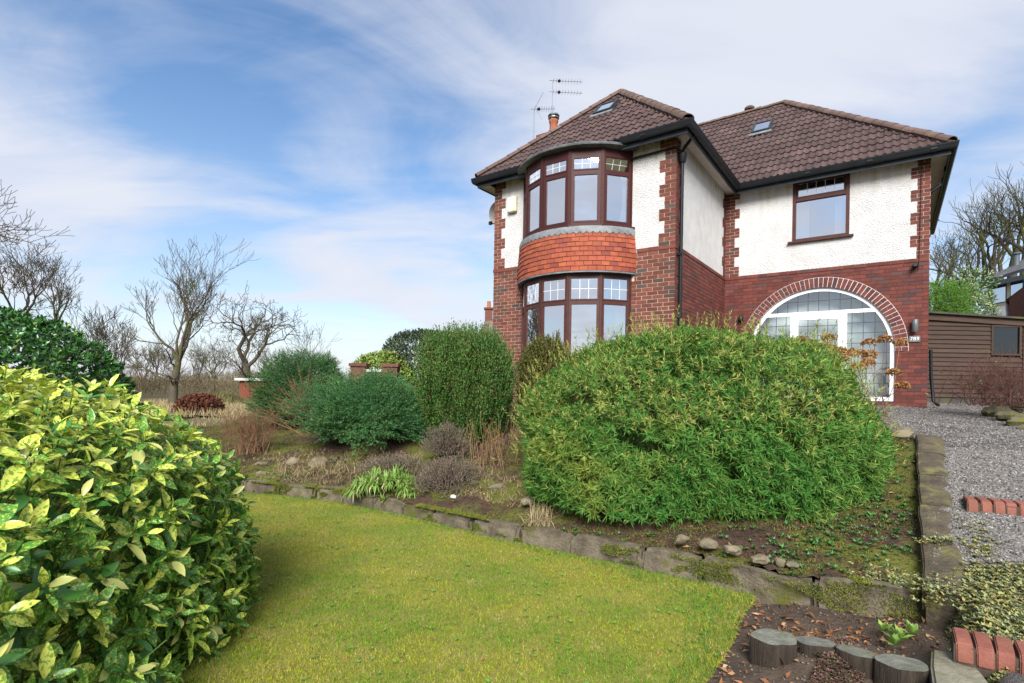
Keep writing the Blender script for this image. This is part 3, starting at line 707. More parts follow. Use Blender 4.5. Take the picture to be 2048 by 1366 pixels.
def slope(O, X, Y, poly, holes=(), prio=True):
    """O origin on the eave, X along the eave, Y up the slope (unit), poly convex ccw in (x,y)"""
    O, X, Y = Vector(O), Vector(X), Vector(Y); Nn = X.cross(Y).normalized(); Mx = Matrix((( *X, 0), (*Y, 0), (*Nn, 0), (0, 0, 0, 1))).transposed(); Mx.translation = O
    inside = lambda x, y: all((q[0] - p[0]) * (y - p[1]) - (q[1] - p[1]) * (x - p[0]) >= -1e-6 for p, q in ((poly[i - 1], poly[i]) for i in range(len(poly))))
    ymax = max(p[1] for p in poly); x0 = min(p[0] for p in poly); x1 = max(p[0] for p in poly)
    for r in range(int(ymax / GA) + 1):
        for i in range(int((x1 - x0) / TWD) + 1):
            xx, yy = x0 + i * TWD, r * GA
            if any(h[0] < xx + TWD * .5 < h[1] and h[2] < yy + GA * .6 < h[3] for h in holes): continue
            c4 = [inside(a, b2) for a, b2 in ((xx, yy), (xx + TWD, yy), (xx, yy + GA), (xx + TWD, yy + GA))]
            if all(c4): TILES.append((Mx, xx, yy, None, prio))
            elif any(c4) or inside(xx + TWD / 2, yy + GA / 2) or inside(xx + TWD / 2, yy): TILES.append((Mx, xx, yy, poly, False))
    return Mx
roof = MB()
e0 = -.06                                    # tiles overhang into the gutter
HW = W1 / 2 + OV
def P3(u, v): return (u, v)
zE = ZGUT + .02
front_poly = [(0, e0), (2 * HW, e0), (HW, (APV + OV) * SL)]
UF = (0, 1 / SL, PITCH / SL)
slope((-W1 - OV, -OV, zE), (1, 0, 0), UF, front_poly, holes=[(HW - .27, HW + .24, (1.34 + OV) * SL - .1, (1.76 + OV) * SL + .1)])
Lr = D_
topx0, topx1 = APV + OV, RDV - (RDZ - APZ) / PITCH + OV - 0.0
slope((OV, -OV, zE), (0, 1, 0), (-1 / SL, 0, PITCH / SL), [(0, e0), (D_, e0), (topx1, (APV + OV) * SL), (topx0, (APV + OV) * SL)], prio=False)
slope((-W1 - OV, D_ + 1.5, zE), (0, -1, 0), (1 / SL, 0, PITCH / SL), [(0, e0), (D_ + 1.5 + OV, e0), (D_ + 1.5 - APV, (APV + OV) * SL), (0, (APV + OV) * SL)], prio=False)
rl = (RDV - D_ + OV); HIPU = W2 + OV - rl
wing_poly = [(0, e0), (W2, e0), (HIPU - OV, rl * SL), (-1.9 - OV, rl * SL), (-2.75, (APV + OV) * SL)]
slope((OV, D_ - OV, zE), (1, 0, 0), UF, wing_poly, holes=[(.20 - OV, .66 - OV, (5.83 - D_ + OV) * SL - .1, (6.30 - D_ + OV) * SL + .1)])
slope((W2 + OV, D_ - OV, zE), (0, 1, 0), (-1 / SL, 0, PITCH / SL), [(0, e0), (2 * rl, e0), (rl, rl * SL)], prio=False)
# boarding under the tiles
zb = zE - .012
roof.add([(-W1 - OV, -OV, zb), (OV, -OV, zb), (-W1 / 2, APV, zb + (APV + OV) * PITCH), (OV, D_ - OV, zb), (-W1 / 2, topx1 - OV, zb + (APV + OV) * PITCH), (-W1 - OV, D_ + 1.5, zb), (-W1 / 2, D_ + 1.5, zb + (APV + OV) * PITCH)],
         [(0, 1, 2), (1, 3, 4, 2), (0, 2, 6, 5)])
zr = zb + rl * PITCH
roof.add([(OV, D_ - OV, zb), (W2 + OV, D_ - OV, zb), (HIPU, RDV, zr), (UL - OV + rl, RDV, zr), (UL - OV, D_ - OV, zb), (W2 + OV, BACKV + OV, zb), (UL - OV, BACKV + OV, zb)],
         [(0, 1, 2, 3, 4), (1, 5, 2), (5, 6, 3, 2), (6, 4, 3)])
roof_o = roof.build('roof', MATS['underlay'], house)
full = None; loose = MB(); shown = [t for t in TILES if t[3] is None and t[4]]
def tdist(t): return (t[0] @ Vector((t[1] + .15, t[2] + .16, 0)) - Vector((0, 0, 0)))
def twd(t): q = tdist(t); return (h2w(q.x, q.y, q.z) - Vector((0, 0, EYE))).length
shown.sort(key=twd); pick = set(id(t) for t in shown[:300])
for t in TILES:
    if id(t) in pick:
        if full is None:
            bm = tile_bm(0, 0); full = bpy.data.meshes.new('roof_tile'); bm.to_mesh(full); bm.free(); full.materials.append(MATS['roof_tile'])
            full.polygons.foreach_set('use_smooth', np.ones(len(full.polygons), bool)); full.set_sharp_from_angle(angle=math.radians(50))
        o = bpy.data.objects.new('roof_tile', full); col.objects.link(o); o.parent = roof_o
        o.matrix_basis = t[0] @ Matrix.Translation((t[1], t[2] + random.gauss(0, .004), random.uniform(0, .008))) @ Matrix.Rotation(random.gauss(0, .010), 4, 'Z')
    else:
        bm = tile_bm(t[1], t[2], t[3]); bm.verts.index_update(); loose.add([t[0] @ v.co for v in bm.verts], [[v.index for v in f.verts] for f in bm.faces]); bm.free()
tag(loose.build('roof_tiling', MATS['roof_tile'], roof_o), kind='stuff')
def caps(p, q, name, r=.115, ln=.36):
    p, q = Vector(p), Vector(q); L = (q - p).length; n = max(1, round(L / (ln - .03))); st_ = L / n; X = (q - p).normalized(); Yv = UP.cross(X).normalized(); Zv = X.cross(Yv)
    mb = MB(); ns = 8; vs_ = []
    for xx, k in ((0, 1.08), (st_ + .03, .95)):
        for i in range(ns + 1): a = math.pi * (i / ns) * 1.0; vs_.append((xx, r * k * math.cos(a) * 1.05, r * k * (math.sin(a) * .85 - .10)))
    vs_ += [(0, v[1] * .86, v[2] * .86) for v in vs_[:ns + 1]]
    mb.add(vs_, [(i, i + 1, ns + 2 + i, ns + 1 + i) for i in range(ns)] + [(2 * (ns + 1) + i, 2 * (ns + 1) + i + 1, i + 1, i) for i in range(ns)])
    me = mb.mesh(name, angle=50); me.materials.append(MATS['hip_tile'])
    MB().obox(p, X, Yv, Zv, 0, L, -.085, .085, -.05, .045).build('mortar_bed', MATS['hip_tile'], roof_o)
    for i in range(n):
        o = bpy.data.objects.new(name, me); col.objects.link(o); o.parent = roof_o
        Mx = Matrix(((*X, 0), (*Yv, 0), (*Zv, 0), (0, 0, 0, 1))).transposed(); Mx.translation = p + X * st_ * i + Zv * random.uniform(.03, .042); o.matrix_basis = Mx
zt = zE + .01; za = zE + (APV + OV) * PITCH
caps((-W1 - OV, -OV, zt), (-W1 / 2, APV, za), 'hip_tile'); caps((OV, -OV, zt), (-W1 / 2, APV, za), 'hip_tile'); caps((-W1 / 2, APV, za), (-W1 / 2, topx1 - OV, za), 'ridge_tile')
zr2 = zE + rl * PITCH
caps((W2 + OV, D_ - OV, zt), (HIPU, RDV, zr2), 'hip_tile'); caps((HIPU, RDV, zr2), (UL - OV + rl, RDV, zr2), 'ridge_tile')
# roof windows
def rooflight(u0, u1, v0, v1, ve):
    f = lambda v: zE + (v - ve) * PITCH
    O = Vector(((u0 + u1) / 2, v0, f(v0))); Yv = Vector(UF); X = Vector((1, 0, 0)); Nn = X.cross(Yv); L = (v1 - v0) * SL; hw = (u1 - u0) / 2
    mb = MB()
    for a, e, c0, c1 in ((-hw, -hw + .05, 0, L), (hw - .05, hw, 0, L), (-hw + .05, hw - .05, 0, .06), (-hw + .05, hw - .05, L - .05, L)): mb.obox((0, 0, 0), X, Yv, Nn, a, e, c0, c1, -.02, .10)
    s = mb.build('skylight', MATS['fascia_board'], house, O)
    g = MB(); g.add([X * a + Yv * c0 + Nn * .085 for a, c0 in ((-hw + .05, .06), (hw - .05, .06), (hw - .05, L - .05), (-hw + .05, L - .05))], [(0, 1, 2, 3)]); g.build('pane', MATS['skylight_glass'], s); g = MB(); g.obox((0, 0, 0), X, Yv, Nn, -hw + .05, hw - .05, .06, L - .05, .055, .062); g.build('white_backing', MATS['white_upvc'], s)  # white panel added under the glass so the pane looks bright
    fl = MB(); fl.obox((0, 0, 0), X, Yv, Nn, -hw - .05, hw + .05, -.14, -.002, .035, .062); fl.build('lead_flashing', MATS['lead'], s)
    fl = MB()
    for sg in (-1, 1): fl.obox((0, 0, 0), X, Yv, Nn, min(sg * hw, sg * (hw + .03)), max(sg * hw, sg * (hw + .03)), .0, L + .03, .0, .055)
    fl.obox((0, 0, 0), X, Yv, Nn, -hw, hw, L, L + .03, .0, .056); fl.build('flashing', MATS['fascia_board'], s)
rooflight(-2.56, -2.07, 1.33, 1.76, -OV); rooflight(.18, .67, 5.83, 6.30, D_ - OV)
MB().lathe([(.09, -.3), (.09, .05), (.15, .06), (.15, .12), (.10, .16), (.02, .18)], (-.19, RDV + .10, zr2 + .12), 14).build('roof_vent', MATS['hip_tile'], house, angle=40)
# chimney behind the left hip
ch = MB().box(-5.2, -4.62, 2.9, 3.6, 4.8, 7.80).box(-5.26, -4.56, 2.84, 3.66, 7.80, 7.88); cho = ch.build('chimney', MATS['brick_front'], house)
MB().lathe([(.15, 0), (.15, .05), (.13, .1), (.12, .42), (.145, .46), (.145, .52), (.11, .53)], (-4.9, 3.25, 7.88), 16).build('chimney_pot', MATS['terracotta'], cho, angle=40)
MB().lathe([(.10, 0), (.10, .04), (.17, .05), (.17, .07), (.11, .075), (.11, .12), (.18, .125), (.16, .17), (.03, .19)], (-4.9, 3.25, 8.40), 16).build('cowl', MATS['steel'], cho, angle=40)

MATS['grey_metal'] = mat('grey_metal', (.11, .12, .13), (.08, .085, .09), 9, .4, spec=.5)
# ---- things fixed to the house -------------------------------------------------------------------
def yagi(name, base, mast_h, booms, label):
    e = empty(name, h2w(*base), -YAW, label, 'aerial')
    MB().tube([(0, 0, 0), (0, 0, mast_h)], .009, 6).build('mast', MATS['grey_metal'], e)
    for z, yaw, L, ne, el, tilt in booms:
        x = Vector((math.cos(yaw), math.sin(yaw), tilt)); y = Vector((-math.sin(yaw), math.cos(yaw), 0)); mb = MB()
        p = Vector((0, 0, z)); mb.tube([p - x * .1, p + x * L], .007, 5)
        for i in range(ne):
            q = p + x * (L * (i + .3) / ne); mb.tube([q - y * el / 2, q + y * el / 2], .004, 4)
        b_ = mb.build('boom', MATS['grey_metal'], e)
        MB().box(-.035, .035, -.03, .03, -.03, .03).build('dipole_box', MATS['black_plastic'], b_, p + x * L * .22)
    return e
wu = lambda px, py, Y: (lambda p: ((p.x - A3[0]) * cu - (p.y - A3[1]) * su, (p.x - A3[0]) * su + (p.y - A3[1]) * cu, p.z - ZG))(atd(px, py, Y))
b1 = wu(1067, 300, 15.6); t1 = wu(1065, 217, 15.6)
y1 = yagi('television_aerial', b1, t1[2] - b1[2], [(t1[2] - b1[2] - .02, YAW, .62, 9, .34, .03)], 'short television aerial left of the orange chimney pot')
MB().tube([(.02, 0, t1[2] - b1[2]), (.25, .1, t1[2] - b1[2] + .45)], .006, 4).build('rod', MATS['steel'], y1)
MB().tube([(.05, 0, t1[2] - b1[2]), (.28, .0, t1[2] - b1[2] - .4)], .006, 4).build('rod', MATS['steel'], y1)
b2 = wu(1103, 300, 15.9); t2 = wu(1108, 160, 15.9)
hh = t2[2] - b2[2]
yagi('television_aerial', b2, hh, [(hh - .02, YAW, .90, 10, .28, -.03), (hh - .36, YAW, .90, 10, .28, -.03)], 'tall television aerial with two booms behind the roof')
# satellite dish on the hidden left wall
sd = empty('satellite_dish', h2w(-W1, .55, 4.55), -YAW, 'pale satellite dish on the left side wall', 'satellite dish')
mb = MB(); nr, ns = 6, 24; vs_ = []
for i in range(nr + 1):
    r = .31 * i / nr
    for j in range(ns): a = 2 * math.pi * j / ns; vs_.append((r * math.cos(a) * .92, r * r * .55 * -1 + .06, r * math.sin(a) * 1.08))
mb.add(vs_, [(i * ns + j, i * ns + (j + 1) % ns, (i + 1) * ns + (j + 1) % ns, (i + 1) * ns + j) for i in range(nr) for j in range(ns)])
MATS['dish_paint'] = mat('dish_paint', (.52, .50, .47), (.42, .40, .38), 8, .5)
dd = mb.build('dish', MATS['dish_paint'], sd, (-.17, -.12, .2), (math.radians(18), 0, math.radians(25)), smooth=True)
MB().tube([(0, 0, .0), (-.12, 0, .02), (-.17, -.06, .15)], .02, 6).build('bracket', MATS['steel'], sd)
MB().tube([(-.17, -.10, -.06), (-.22, -.42, -.10)], .012, 6).box(-.26, -.18, -.46, -.40, -.14, -.06).build('feed_arm', MATS['black_plastic'], sd)
# alarm box
al = empty('alarm_box', h2w(-4.0, -.012, 4.72), -YAW, 'cream burglar alarm box on the pebbledash left of the bow window', 'alarm box')
MATS['cream_plastic'] = mat('cream_plastic', (.62, .58, .42), (.54, .50, .36), 7, .5); MATS['pale_plastic'] = mat('pale_plastic', (.72, .70, .64), None, rough=.5)
MB().box(-.13, .13, -.09, 0, -.19, .19).build('case', MATS['cream_plastic'], al, bevel=.02)
MB().box(-.105, .07, -.095, -.089, -.13, .16).build('cover', MATS['pale_plastic'], al)
# wall lamp, security camera, small lamp, number plate
wl_ = empty('wall_lamp', h2w(3.945, D_ - .012, 1.755), -YAW, 'grey cylinder wall lamp right of the arched porch', 'wall lamp')
MB().lathe([(.054, -.125), (.058, -.12), (.058, .12), (.054, .125)], (0, -.085, 0), 18).build('body', MATS['grey_metal'], wl_, angle=40)
MB().box(-.04, .04, -.04, 0, -.06, .06).build('backplate', MATS['grey_metal'], wl_)
MB().lathe([(.045, -.004), (.045, .004)], (0, -.085, -.128), 16).build('lens', MATS['pale_plastic'], wl_)
sc_ = empty('security_camera', h2w(3.93, D_ - .012, 3.03), -YAW, 'small black security camera under the string course by the house corner', 'camera')
MB().lathe([(.05, 0), (.05, .02), (.02, .03)], (0, 0, 0), 14).build('mount', MATS['black_plastic'], sc_, (0, -.0, .02), (math.radians(90), 0, 0))
MB().lathe([(.038, -.06), (.045, -.05), (.045, .05), (.035, .06)], (0, 0, 0), 14).build('body', MATS['black_plastic'], sc_, (0, -.09, .0), (math.radians(75), 0, 0), angle=40)
pl_ = empty('porch_lamp', h2w(.42, D_ - .012, 2.12), -YAW, 'small black lamp left of the brick arch above the bush', 'wall lamp')
MB().lathe([(.055, -.06), (.06, -.05), (.06, .03), (.03, .075)], (0, -.06, 0), 14).build('body', MATS['black_plastic'], pl_, angle=40)
MB().box(-.03, .03, -.02, 0, -.04, .04).build('backplate', MATS['black_plastic'], pl_)
np_ = empty('number_plate', h2w(3.942, D_ - .014, 1.47), -YAW, 'grey house number plate reading 789 beside the porch', 'sign')
MATS['slate_plate'] = mat('slate_plate', (.16, .18, .18), (.12, .13, .13), 12, .6)
MB().box(-.097, .097, -.014, 0, -.066, .066).build('plate', MATS['slate_plate'], np_, bevel=.004)
fc = bpy.data.curves.new('number', 'FONT'); fc.body = '789'; fc.size = .105; fc.align_x = 'CENTER'; fc.align_y = 'CENTER'; fc.extrude = .002; fc.space_character = 1.05
fo = bpy.data.objects.new('number', fc); me = bpy.data.meshes.new_from_object(fo); bpy.data.objects.remove(fo)
link_mesh('number', me, MATS['lattice_white'], np_, (0, -.017, 0), (math.radians(90), 0, 0))
# thin cable down the right quoin
MATS['cable_black'] = mat('cable_black', (.015, .015, .015), None, rough=.6)
MB().tube([(W2 - .16, D_ - .02, ZSOF), (W2 - .165, D_ - .02, 4.2), (W2 - .175, D_ - .022, 3.2), (W2 - .19, D_ - .02, 2.95), (W2 - .24, D_ - .02, 2.93)], .006, 5).build('cable', MATS['cable_black'], house)
MB().tube([(W2 - 1.0, D_ - .35, ZSOF - .01), (W2 - .5, D_ - .3, ZSOF - .03), (W2 - .2, D_ - .06, ZSOF - .02)], .006, 5).build('cable', MATS['cable_black'], house)
# =================================================================== GROUND AND HARD LANDSCAPING
def sstep(a, b, x): t = np.clip((x - a) / (b - a), 0, 1); return t * t * (3 - 2 * t)
class RBF:
    def __init__(s, pts):
        p = np.array(pts, float); s.xy = p[:, :2]; n = len(p); d = np.linalg.norm(s.xy[:, None] - s.xy[None], axis=2)
        A = np.zeros((n + 3, n + 3)); A[:n, :n] = d + np.eye(n) * .02; A[:n, n] = 1; A[:n, n + 1:] = s.xy; A[n, :n] = 1; A[n + 1:, :n] = s.xy.T
        s.w = np.linalg.solve(A, np.concatenate([p[:, 2], [0, 0, 0]]))
    def __call__(s, x, y):
        x, y = np.broadcast_arrays(np.asarray(x, float), np.asarray(y, float)); q = np.stack([x.ravel(), y.ravel()], 1)
        d = np.linalg.norm(q[:, None] - s.xy[None], axis=2); n = len(s.xy)
        return (d @ s.w[:n] + s.w[n] + q @ s.w[n + 1:]).reshape(x.shape)
def vnoise(x, y, f, seed=0):
    """smooth value noise, vectorised"""
    x, y = np.asarray(x) * f, np.asarray(y) * f; xi, yi = np.floor(x).astype(int), np.floor(y).astype(int); fx, fy = x - xi, y - yi
    h = lambda a, b: np.modf(np.abs(np.sin(a * 127.1 + b * 311.7 + seed * 17.7) * 43758.5453))[0]
    fx, fy = fx * fx * (3 - 2 * fx), fy * fy * (3 - 2 * fy)
    return (h(xi, yi) * (1 - fx) + h(xi + 1, yi) * fx) * (1 - fy) + (h(xi, yi + 1) * (1 - fx) + h(xi + 1, yi + 1) * fx) * fy
KERB = [(-6.4, 7.75), (-5.0, 7.62), (-3.68, 7.33), (-2.21, 6.87), (-1.02, 6.0), (-.095, 5.32), (.52, 4.92), (.97, 4.60), (1.47, 4.29), (1.82, 4.02), (2.05, 3.74), (2.76, 3.38)]
def kerb_top(x): return float(np.interp(x, [-4, -1, .5, 1.5, 2.1, 2.8], [.15, .15, .165, .18, .23, .275]))
HB = RBF([(-6.5, 8.0, .25), (-5, 7.9, .18), (-3.6, 7.6, .15), (-2.1, 7.1, .15), (-.9, 6.25, .15), (0, 5.55, .16), (.6, 5.15, .17), (1.1, 4.8, .19), (1.55, 4.5, .20), (1.95, 4.2, .23), (2.4, 3.9, .26), (2.7, 3.75, .28),
          (3.3, 4.5, .48), (3.7, 5.1, .64), (4.3, 5.9, .86), (4.6, 6.4, .98), (3.0, 5.0, .45), (2.3, 5.0, .36), (2.1, 6.0, .60), (3.2, 6.2, .82), (1.0, 6.0, .42), (0.2, 7.3, .66), (-.7, 7.9, .72), (-2.2, 8.3, .62), (-3.6, 9.0, .55), (-4.3, 10, .62),
          (2.5, 7.6, 1.0), (1.0, 9.2, 1.08), (-.9, 10.8, 1.12), (-2.5, 12, 1.05), (-5.5, 11, .62), (-7, 10, .55), (-7, 12.5, .5)])
HD = RBF([(2.0, 1.8, .12), (2.5, 2.6, .24), (3.2, 1.6, .15), (3.1, 3.3, .33), (3.8, 2.4, .26), (5.5, 2.0, .22), (3.65, 4.1, .54), (4.4, 3.6, .50), (3.9, 4.6, .66), (4.8, 4.0, .62), (4.9, 5.9, .96), (5.8, 5.2, .82), (7.7, 8.0, 1.0), (8.8, 10, 1.13), (9.3, 8, 1.05), (8, 5.5, .9), (7, 4, .7),
          (6, 8, 1.08), (5, 9.5, 1.17), (3.3, 9.4, 1.17), (1, 10.6, 1.17), (6.5, 11.5, 1.215), (8.9, 11.2, 1.215), (10, 12, 1.215), (12, 14, 1.22), (12, 10, 1.2), (-1, 12.6, 1.17)])
def HG(x, y):
    l = -.25 + .85 * sstep(8.2, 11, y); r = -.25 + 1.15 * sstep(3, 9, y) + np.minimum(9, np.maximum(0, y - 16) * .17)
    k = sstep(3, 12, x + .0 * y); b = .10 * (vnoise(x, y, .25, 3) - .5) * sstep(10, 20, y); return l * (1 - k) + r * k + b
def in_poly(x, y, poly):
    c = np.zeros(x.shape, bool)
    for (x0, y0), (x1, y1) in zip(poly, poly[1:] + poly[:1]):
        if y0 == y1: continue
        cond = ((y0 > y) != (y1 > y)) & (x < (x1 - x0) * (y - y0) / (y1 - y0) + x0); c ^= cond
    return c
def bumps(x, y, rough): return rough * ((vnoise(x, y, 2.5, 1) - .5) + .6 * (vnoise(x, y, 7, 2) - .5) + .4 * (vnoise(x, y, 17, 5) - .5))
def sheet(name, poly, H, m, res, rough=0.0, kind='structure', off=0.0):
    xs = np.arange(min(p[0] for p in poly), max(p[0] for p in poly) + res, res); ys = np.arange(min(p[1] for p in poly), max(p[1] for p in poly) + res, res)
    X, Y = np.meshgrid(xs, ys); nx, ny = len(xs), len(ys)
    Z = H(X, Y) + off + bumps(X, Y, rough)
    cx, cy_ = (X[:-1, :-1] + X[1:, 1:]) / 2, (Y[:-1, :-1] + Y[1:, 1:]) / 2; keep = in_poly(cx, cy_, poly)
    idx = np.arange(nx * ny).reshape(ny, nx); q = np.stack([idx[:-1, :-1], idx[:-1, 1:], idx[1:, 1:], idx[1:, :-1]], -1)[keep]
    used = np.unique(q); mp = np.full(nx * ny, -1); mp[used] = np.arange(len(used))
    me = np_mesh(name, np.stack([X.ravel(), Y.ravel(), Z.ravel()], 1)[used], [mp[q]], True)
    return tag(link_mesh(name, me, MATS[m]), kind=kind)
mat('far_grass', (.085, .085, .030), (.120, .090, .050), .35, .95, .4, 3, patch=(.060, .055, .025), patch_scale=.15, patch_lim=(.5, .65))
mat('lawn_soil', (.16, .165, .026), (.215, .19, .045), 2.2, .95, .6, 70)
mat('bed_soil', (.072, .042, .027), (.042, .026, .018), 5, .95, 1.2, 28, patch=(.090, .098, .016), patch_scale=1.9, patch_lim=(.48, .60))
mat('patch_soil', (.085, .058, .040), (.050, .036, .026), 6, .95, 1.2, 30)
mat('gravel_base', (.155, .143, .132), (.085, .078, .072), 60, .95, 1.5, 90, patch=(.10, .095, .035), patch_scale=.9, patch_lim=(.62, .75))
# one sheet out to the horizon
gx = np.concatenate([[-900, -400, -200, -110], np.arange(-70, 71, 2.0), [110, 200, 400, 900]]); gy = np.concatenate([[-60, -20, -8], np.arange(-4, 71, 2.0), [90, 130, 200, 350, 600, 1400]])
X, Y = np.meshgrid(gx, gy); Z = HG(X, Y); idx = np.arange(X.size).reshape(X.shape)
tag(link_mesh('ground', np_mesh('ground', np.stack([X.ravel(), Y.ravel(), Z.ravel()], 1), [np.stack([idx[:-1, :-1], idx[:-1, 1:], idx[1:, 1:], idx[1:, :-1]], -1).reshape(-1, 4)], True), MATS['far_grass']), kind='structure')
LAWN_R = [(1.93, 4.06), (1.80, 3.85), (1.60, 3.60), (1.42, 3.30), (1.27, 3.08), (1.03, 2.75), (.75, 2.2), (.6, 1.2), (.6, -3)]
lawn_poly = [(x + .02, y + .06) for x, y in KERB[:10]] + LAWN_R + [(-9, -3), (-9, 7.8)]
def HL(x, y): return np.where(np.ones_like(x) > 0, 0.0, 0.0) + .012 * (vnoise(x, y, .9, 8) - .5)
sheet('lawn', lawn_poly, HL, 'lawn_soil', .035, .010)
bed_poly = [(x + .05, y + .09) for x, y in KERB] + [(2.80, 3.36), (4.9, 6.2), (4.75, 6.75), (3.4, 8.4), (1.0, 10.1), (-1.0, 11.8), (-2.8, 13.4), (-8, 13.2), (-8, 8)]
sheet('planting_bed', bed_poly, HB, 'bed_soil', .05, .055)
patch_poly = [(2.05, 3.80), (2.85, 3.46), (2.62, 3.1), (2.42, 2.8), (2.2, 2.4), (2.0, 1.6), (1.9, -1), (.6, -1), (.6, 1.2), (.72, 2.2), (1.0, 2.75), (1.24, 3.08), (1.39, 3.30), (1.57, 3.60), (1.78, 3.85)]
def HP(x, y): return -.012 + .095 * sstep(.40, .12, np.hypot((x - 1.82) / 1.2, (y - 2.98) / .9)) + .085 * sstep(1.7, 2.7, x) + .02 * (vnoise(x, y, 3, 4) - .3)
sheet('soil_border', patch_poly, HP, 'patch_soil', .03, .028)
HD0 = HD
def HD(x, y):
    x, y = np.asarray(x, float), np.asarray(y, float); dd = ((x - 2.14) * 1.06 - (y - 2.4) * .65) / 1.243; k = np.where(y < 3.5, sstep(0.0, .16, dd), 1.0); a = HD0(x, y); return np.minimum(a, HP(x, y) - .03 + (a - HP(x, y) + .03) * k)
drive_poly = [(2.74, 3.4), (4.92, 6.2), (4.75, 6.75), (3.4, 8.4), (1.0, 10.1), (-1.0, 11.8), (-.6, 13.4), (3.2, 10.6), (5.45, 13.75), (8.85, 11.3), (11.2, 14.4), (14.5, 14.4), (13, 9.5), (9.6, 8.4), (8, 5.5), (8, .5), (1.95, .5), (1.95, 1.6), (2.12, 2.4), (2.40, 2.85)]
sheet('gravel_drive', drive_poly, HD, 'gravel_base', .05, .025)
sheet('lawn_beyond', [(-7.9, 13), (-2.6, 13), (-2.6, 19), (-30, 24), (-30, 8.4), (-7.9, 8.2)], lambda x, y: HG(x, y) + .05, 'far_grass', .5, .06)

# ---- kerb stones between lawn and bed ------------------------------------------------------------
mat('kerb_stone', (.165, .138, .096), (.072, .058, .040), 7, .95, .8, 45, rand=.12, patch=(.085, .085, .018), patch_scale=3.2, patch_lim=(.56, .66))
mat('coping_stone', (.105, .084, .052), (.052, .042, .029), 6, .95, .9, 40, rand=.14, patch=(.16, .145, .045), patch_scale=5.0, patch_lim=(.54, .70))
mat('edging_brick', (.24, .088, .060), (.18, .062, .044), 9, .75, .3, 60, rand=.12, patch=(.20, .10, .07), patch_scale=12, patch_lim=(.62, .74))
mat('rock_mossy', (.13, .115, .07), (.075, .066, .042), 9, .95, .6, 40, rand=.2, patch=(.11, .115, .02), patch_scale=6, patch_lim=(.48, .58))
mat('rock', (.21, .175, .115), (.12, .10, .065), 9, .95, .6, 40, rand=.2, patch=(.09, .09, .02), patch_scale=8, patch_lim=(.6, .68))
mat('slab', (.24, .225, .165), (.13, .12, .085), 6, .95, .5, 50, patch=(.13, .125, .03), patch_scale=5, patch_lim=(.58, .7))
def rough_mesh(mb, name, sub=2, amp=.012, freq=9, seed=0, bev=.015):
    me = mb.mesh(name); bm = bmesh.new(); bm.from_mesh(me)
    bmesh.ops.bevel(bm, geom=bm.edges[:], offset=bev, segments=2, affect='EDGES', clamp_overlap=True)
    bmesh.ops.subdivide_edges(bm, edges=[e for e in bm.edges if e.calc_length() > .06], cuts=sub, use_grid_fill=True)
    for v in bm.verts:
        c = v.co; v.co += Vector((math.sin(c.y * freq * 1.3 + seed) + math.sin(c.z * freq * 2.1 + seed * 2), math.sin(c.x * freq * 1.7 + seed) + math.sin(c.z * freq * 1.5), math.sin(c.x * freq + seed * 3) + math.sin(c.y * freq * 2.3))) * amp * .5
    bm.to_mesh(me); bm.free(); me.polygons.foreach_set('use_smooth', np.ones(len(me.polygons), bool)); me.set_sharp_from_angle(angle=math.radians(55)); return me
kerb = empty('stone_kerb', (0, 5.4, 0), 0, 'low mossy stone kerb curving between the lawn and the planting bed', 'kerb')
cum = [0]
for p, q in zip(KERB[:-1], KERB[1:]): cum.append(cum[-1] + math.dist(p, q))
def kp(s): return (float(np.interp(s, cum, [p[0] for p in KERB])), float(np.interp(s, cum, [p[1] for p in KERB])))
s = 0; i = 0
while s < cum[-1] - .1:
    L = random.uniform(.46, .66) if s < cum[-1] - 1.6 else .82
    e = min(s + L, cum[-1]); a, b = kp(s + .003), kp(e - .003); mid = ((a[0] + b[0]) / 2, (a[1] + b[1]) / 2); x = Vector((b[0] - a[0], b[1] - a[1], 0)); ln = x.length; x.normalize(); n = Vector((-x.y, x.x, 0))
    if n.y < 0: n = -n
    zt = kerb_top(mid[0]) + random.uniform(-.022, .018); mb = MB(); mb.obox((0, 0, 0), x, n, UP, -ln / 2, ln / 2, 0, .13, -.12, zt)
    link_mesh('kerb_stone', rough_mesh(mb, 'kerb_stone', 3, .020, 8, i, .03), MATS['kerb_stone'], kerb, (mid[0], mid[1] - 5.4 + random.uniform(-.012, .012), 0)); s = e; i += 1
# ---- sloping coping between bed and drive --------------------------------------------------------
wall = empty('garden_wall', (3.8, 4.7, .3), 0, 'low garden wall with sloping worn coping stones beside the gravel', 'wall')
p0, p1 = Vector((2.72, 3.26, .284)), Vector((4.87, 6.15, 1.04)); dv = (p1 - p0); Ld = dv.length; X3 = dv.normalized(); Y3 = UP.cross(X3).normalized(); Z3 = X3.cross(Y3)
for i in range(5):
    a, b = Ld * i / 5 + .006, Ld * (i + 1) / 5 - .006; mb = MB(); ctr = p0 + X3 * (a + b) / 2
    h = (b - a) / 2; pr = [(-.125, -.14), (-.125, .012), (-.10, .022), (.06, .022), (.11, .0), (.135, -.05), (.14, -.14)]
    mb.add([X3 * xx + Y3 * -yy + Z3 * zz_ for xx in (-h, h) for yy, zz_ in pr], [tuple(range(6, -1, -1)), tuple(range(7, 14))] + [(j, (j + 1) % 7, 7 + (j + 1) % 7, 7 + j) for j in range(7)])
    link_mesh('coping_stone', rough_mesh(mb, 'coping_stone', 3, .008, 9, i * 1.7, .012), MATS['coping_stone'], wall, ctr - Vector((3.8, 4.7, .3)) + Z3 * random.uniform(-.008, .008))
mb = MB(); H2 = Vector((X3.x, X3.y, 0)).normalized(); N2 = Vector((-H2.y, H2.x, 0)); L2 = Vector((dv.x, dv.y, 0)).length
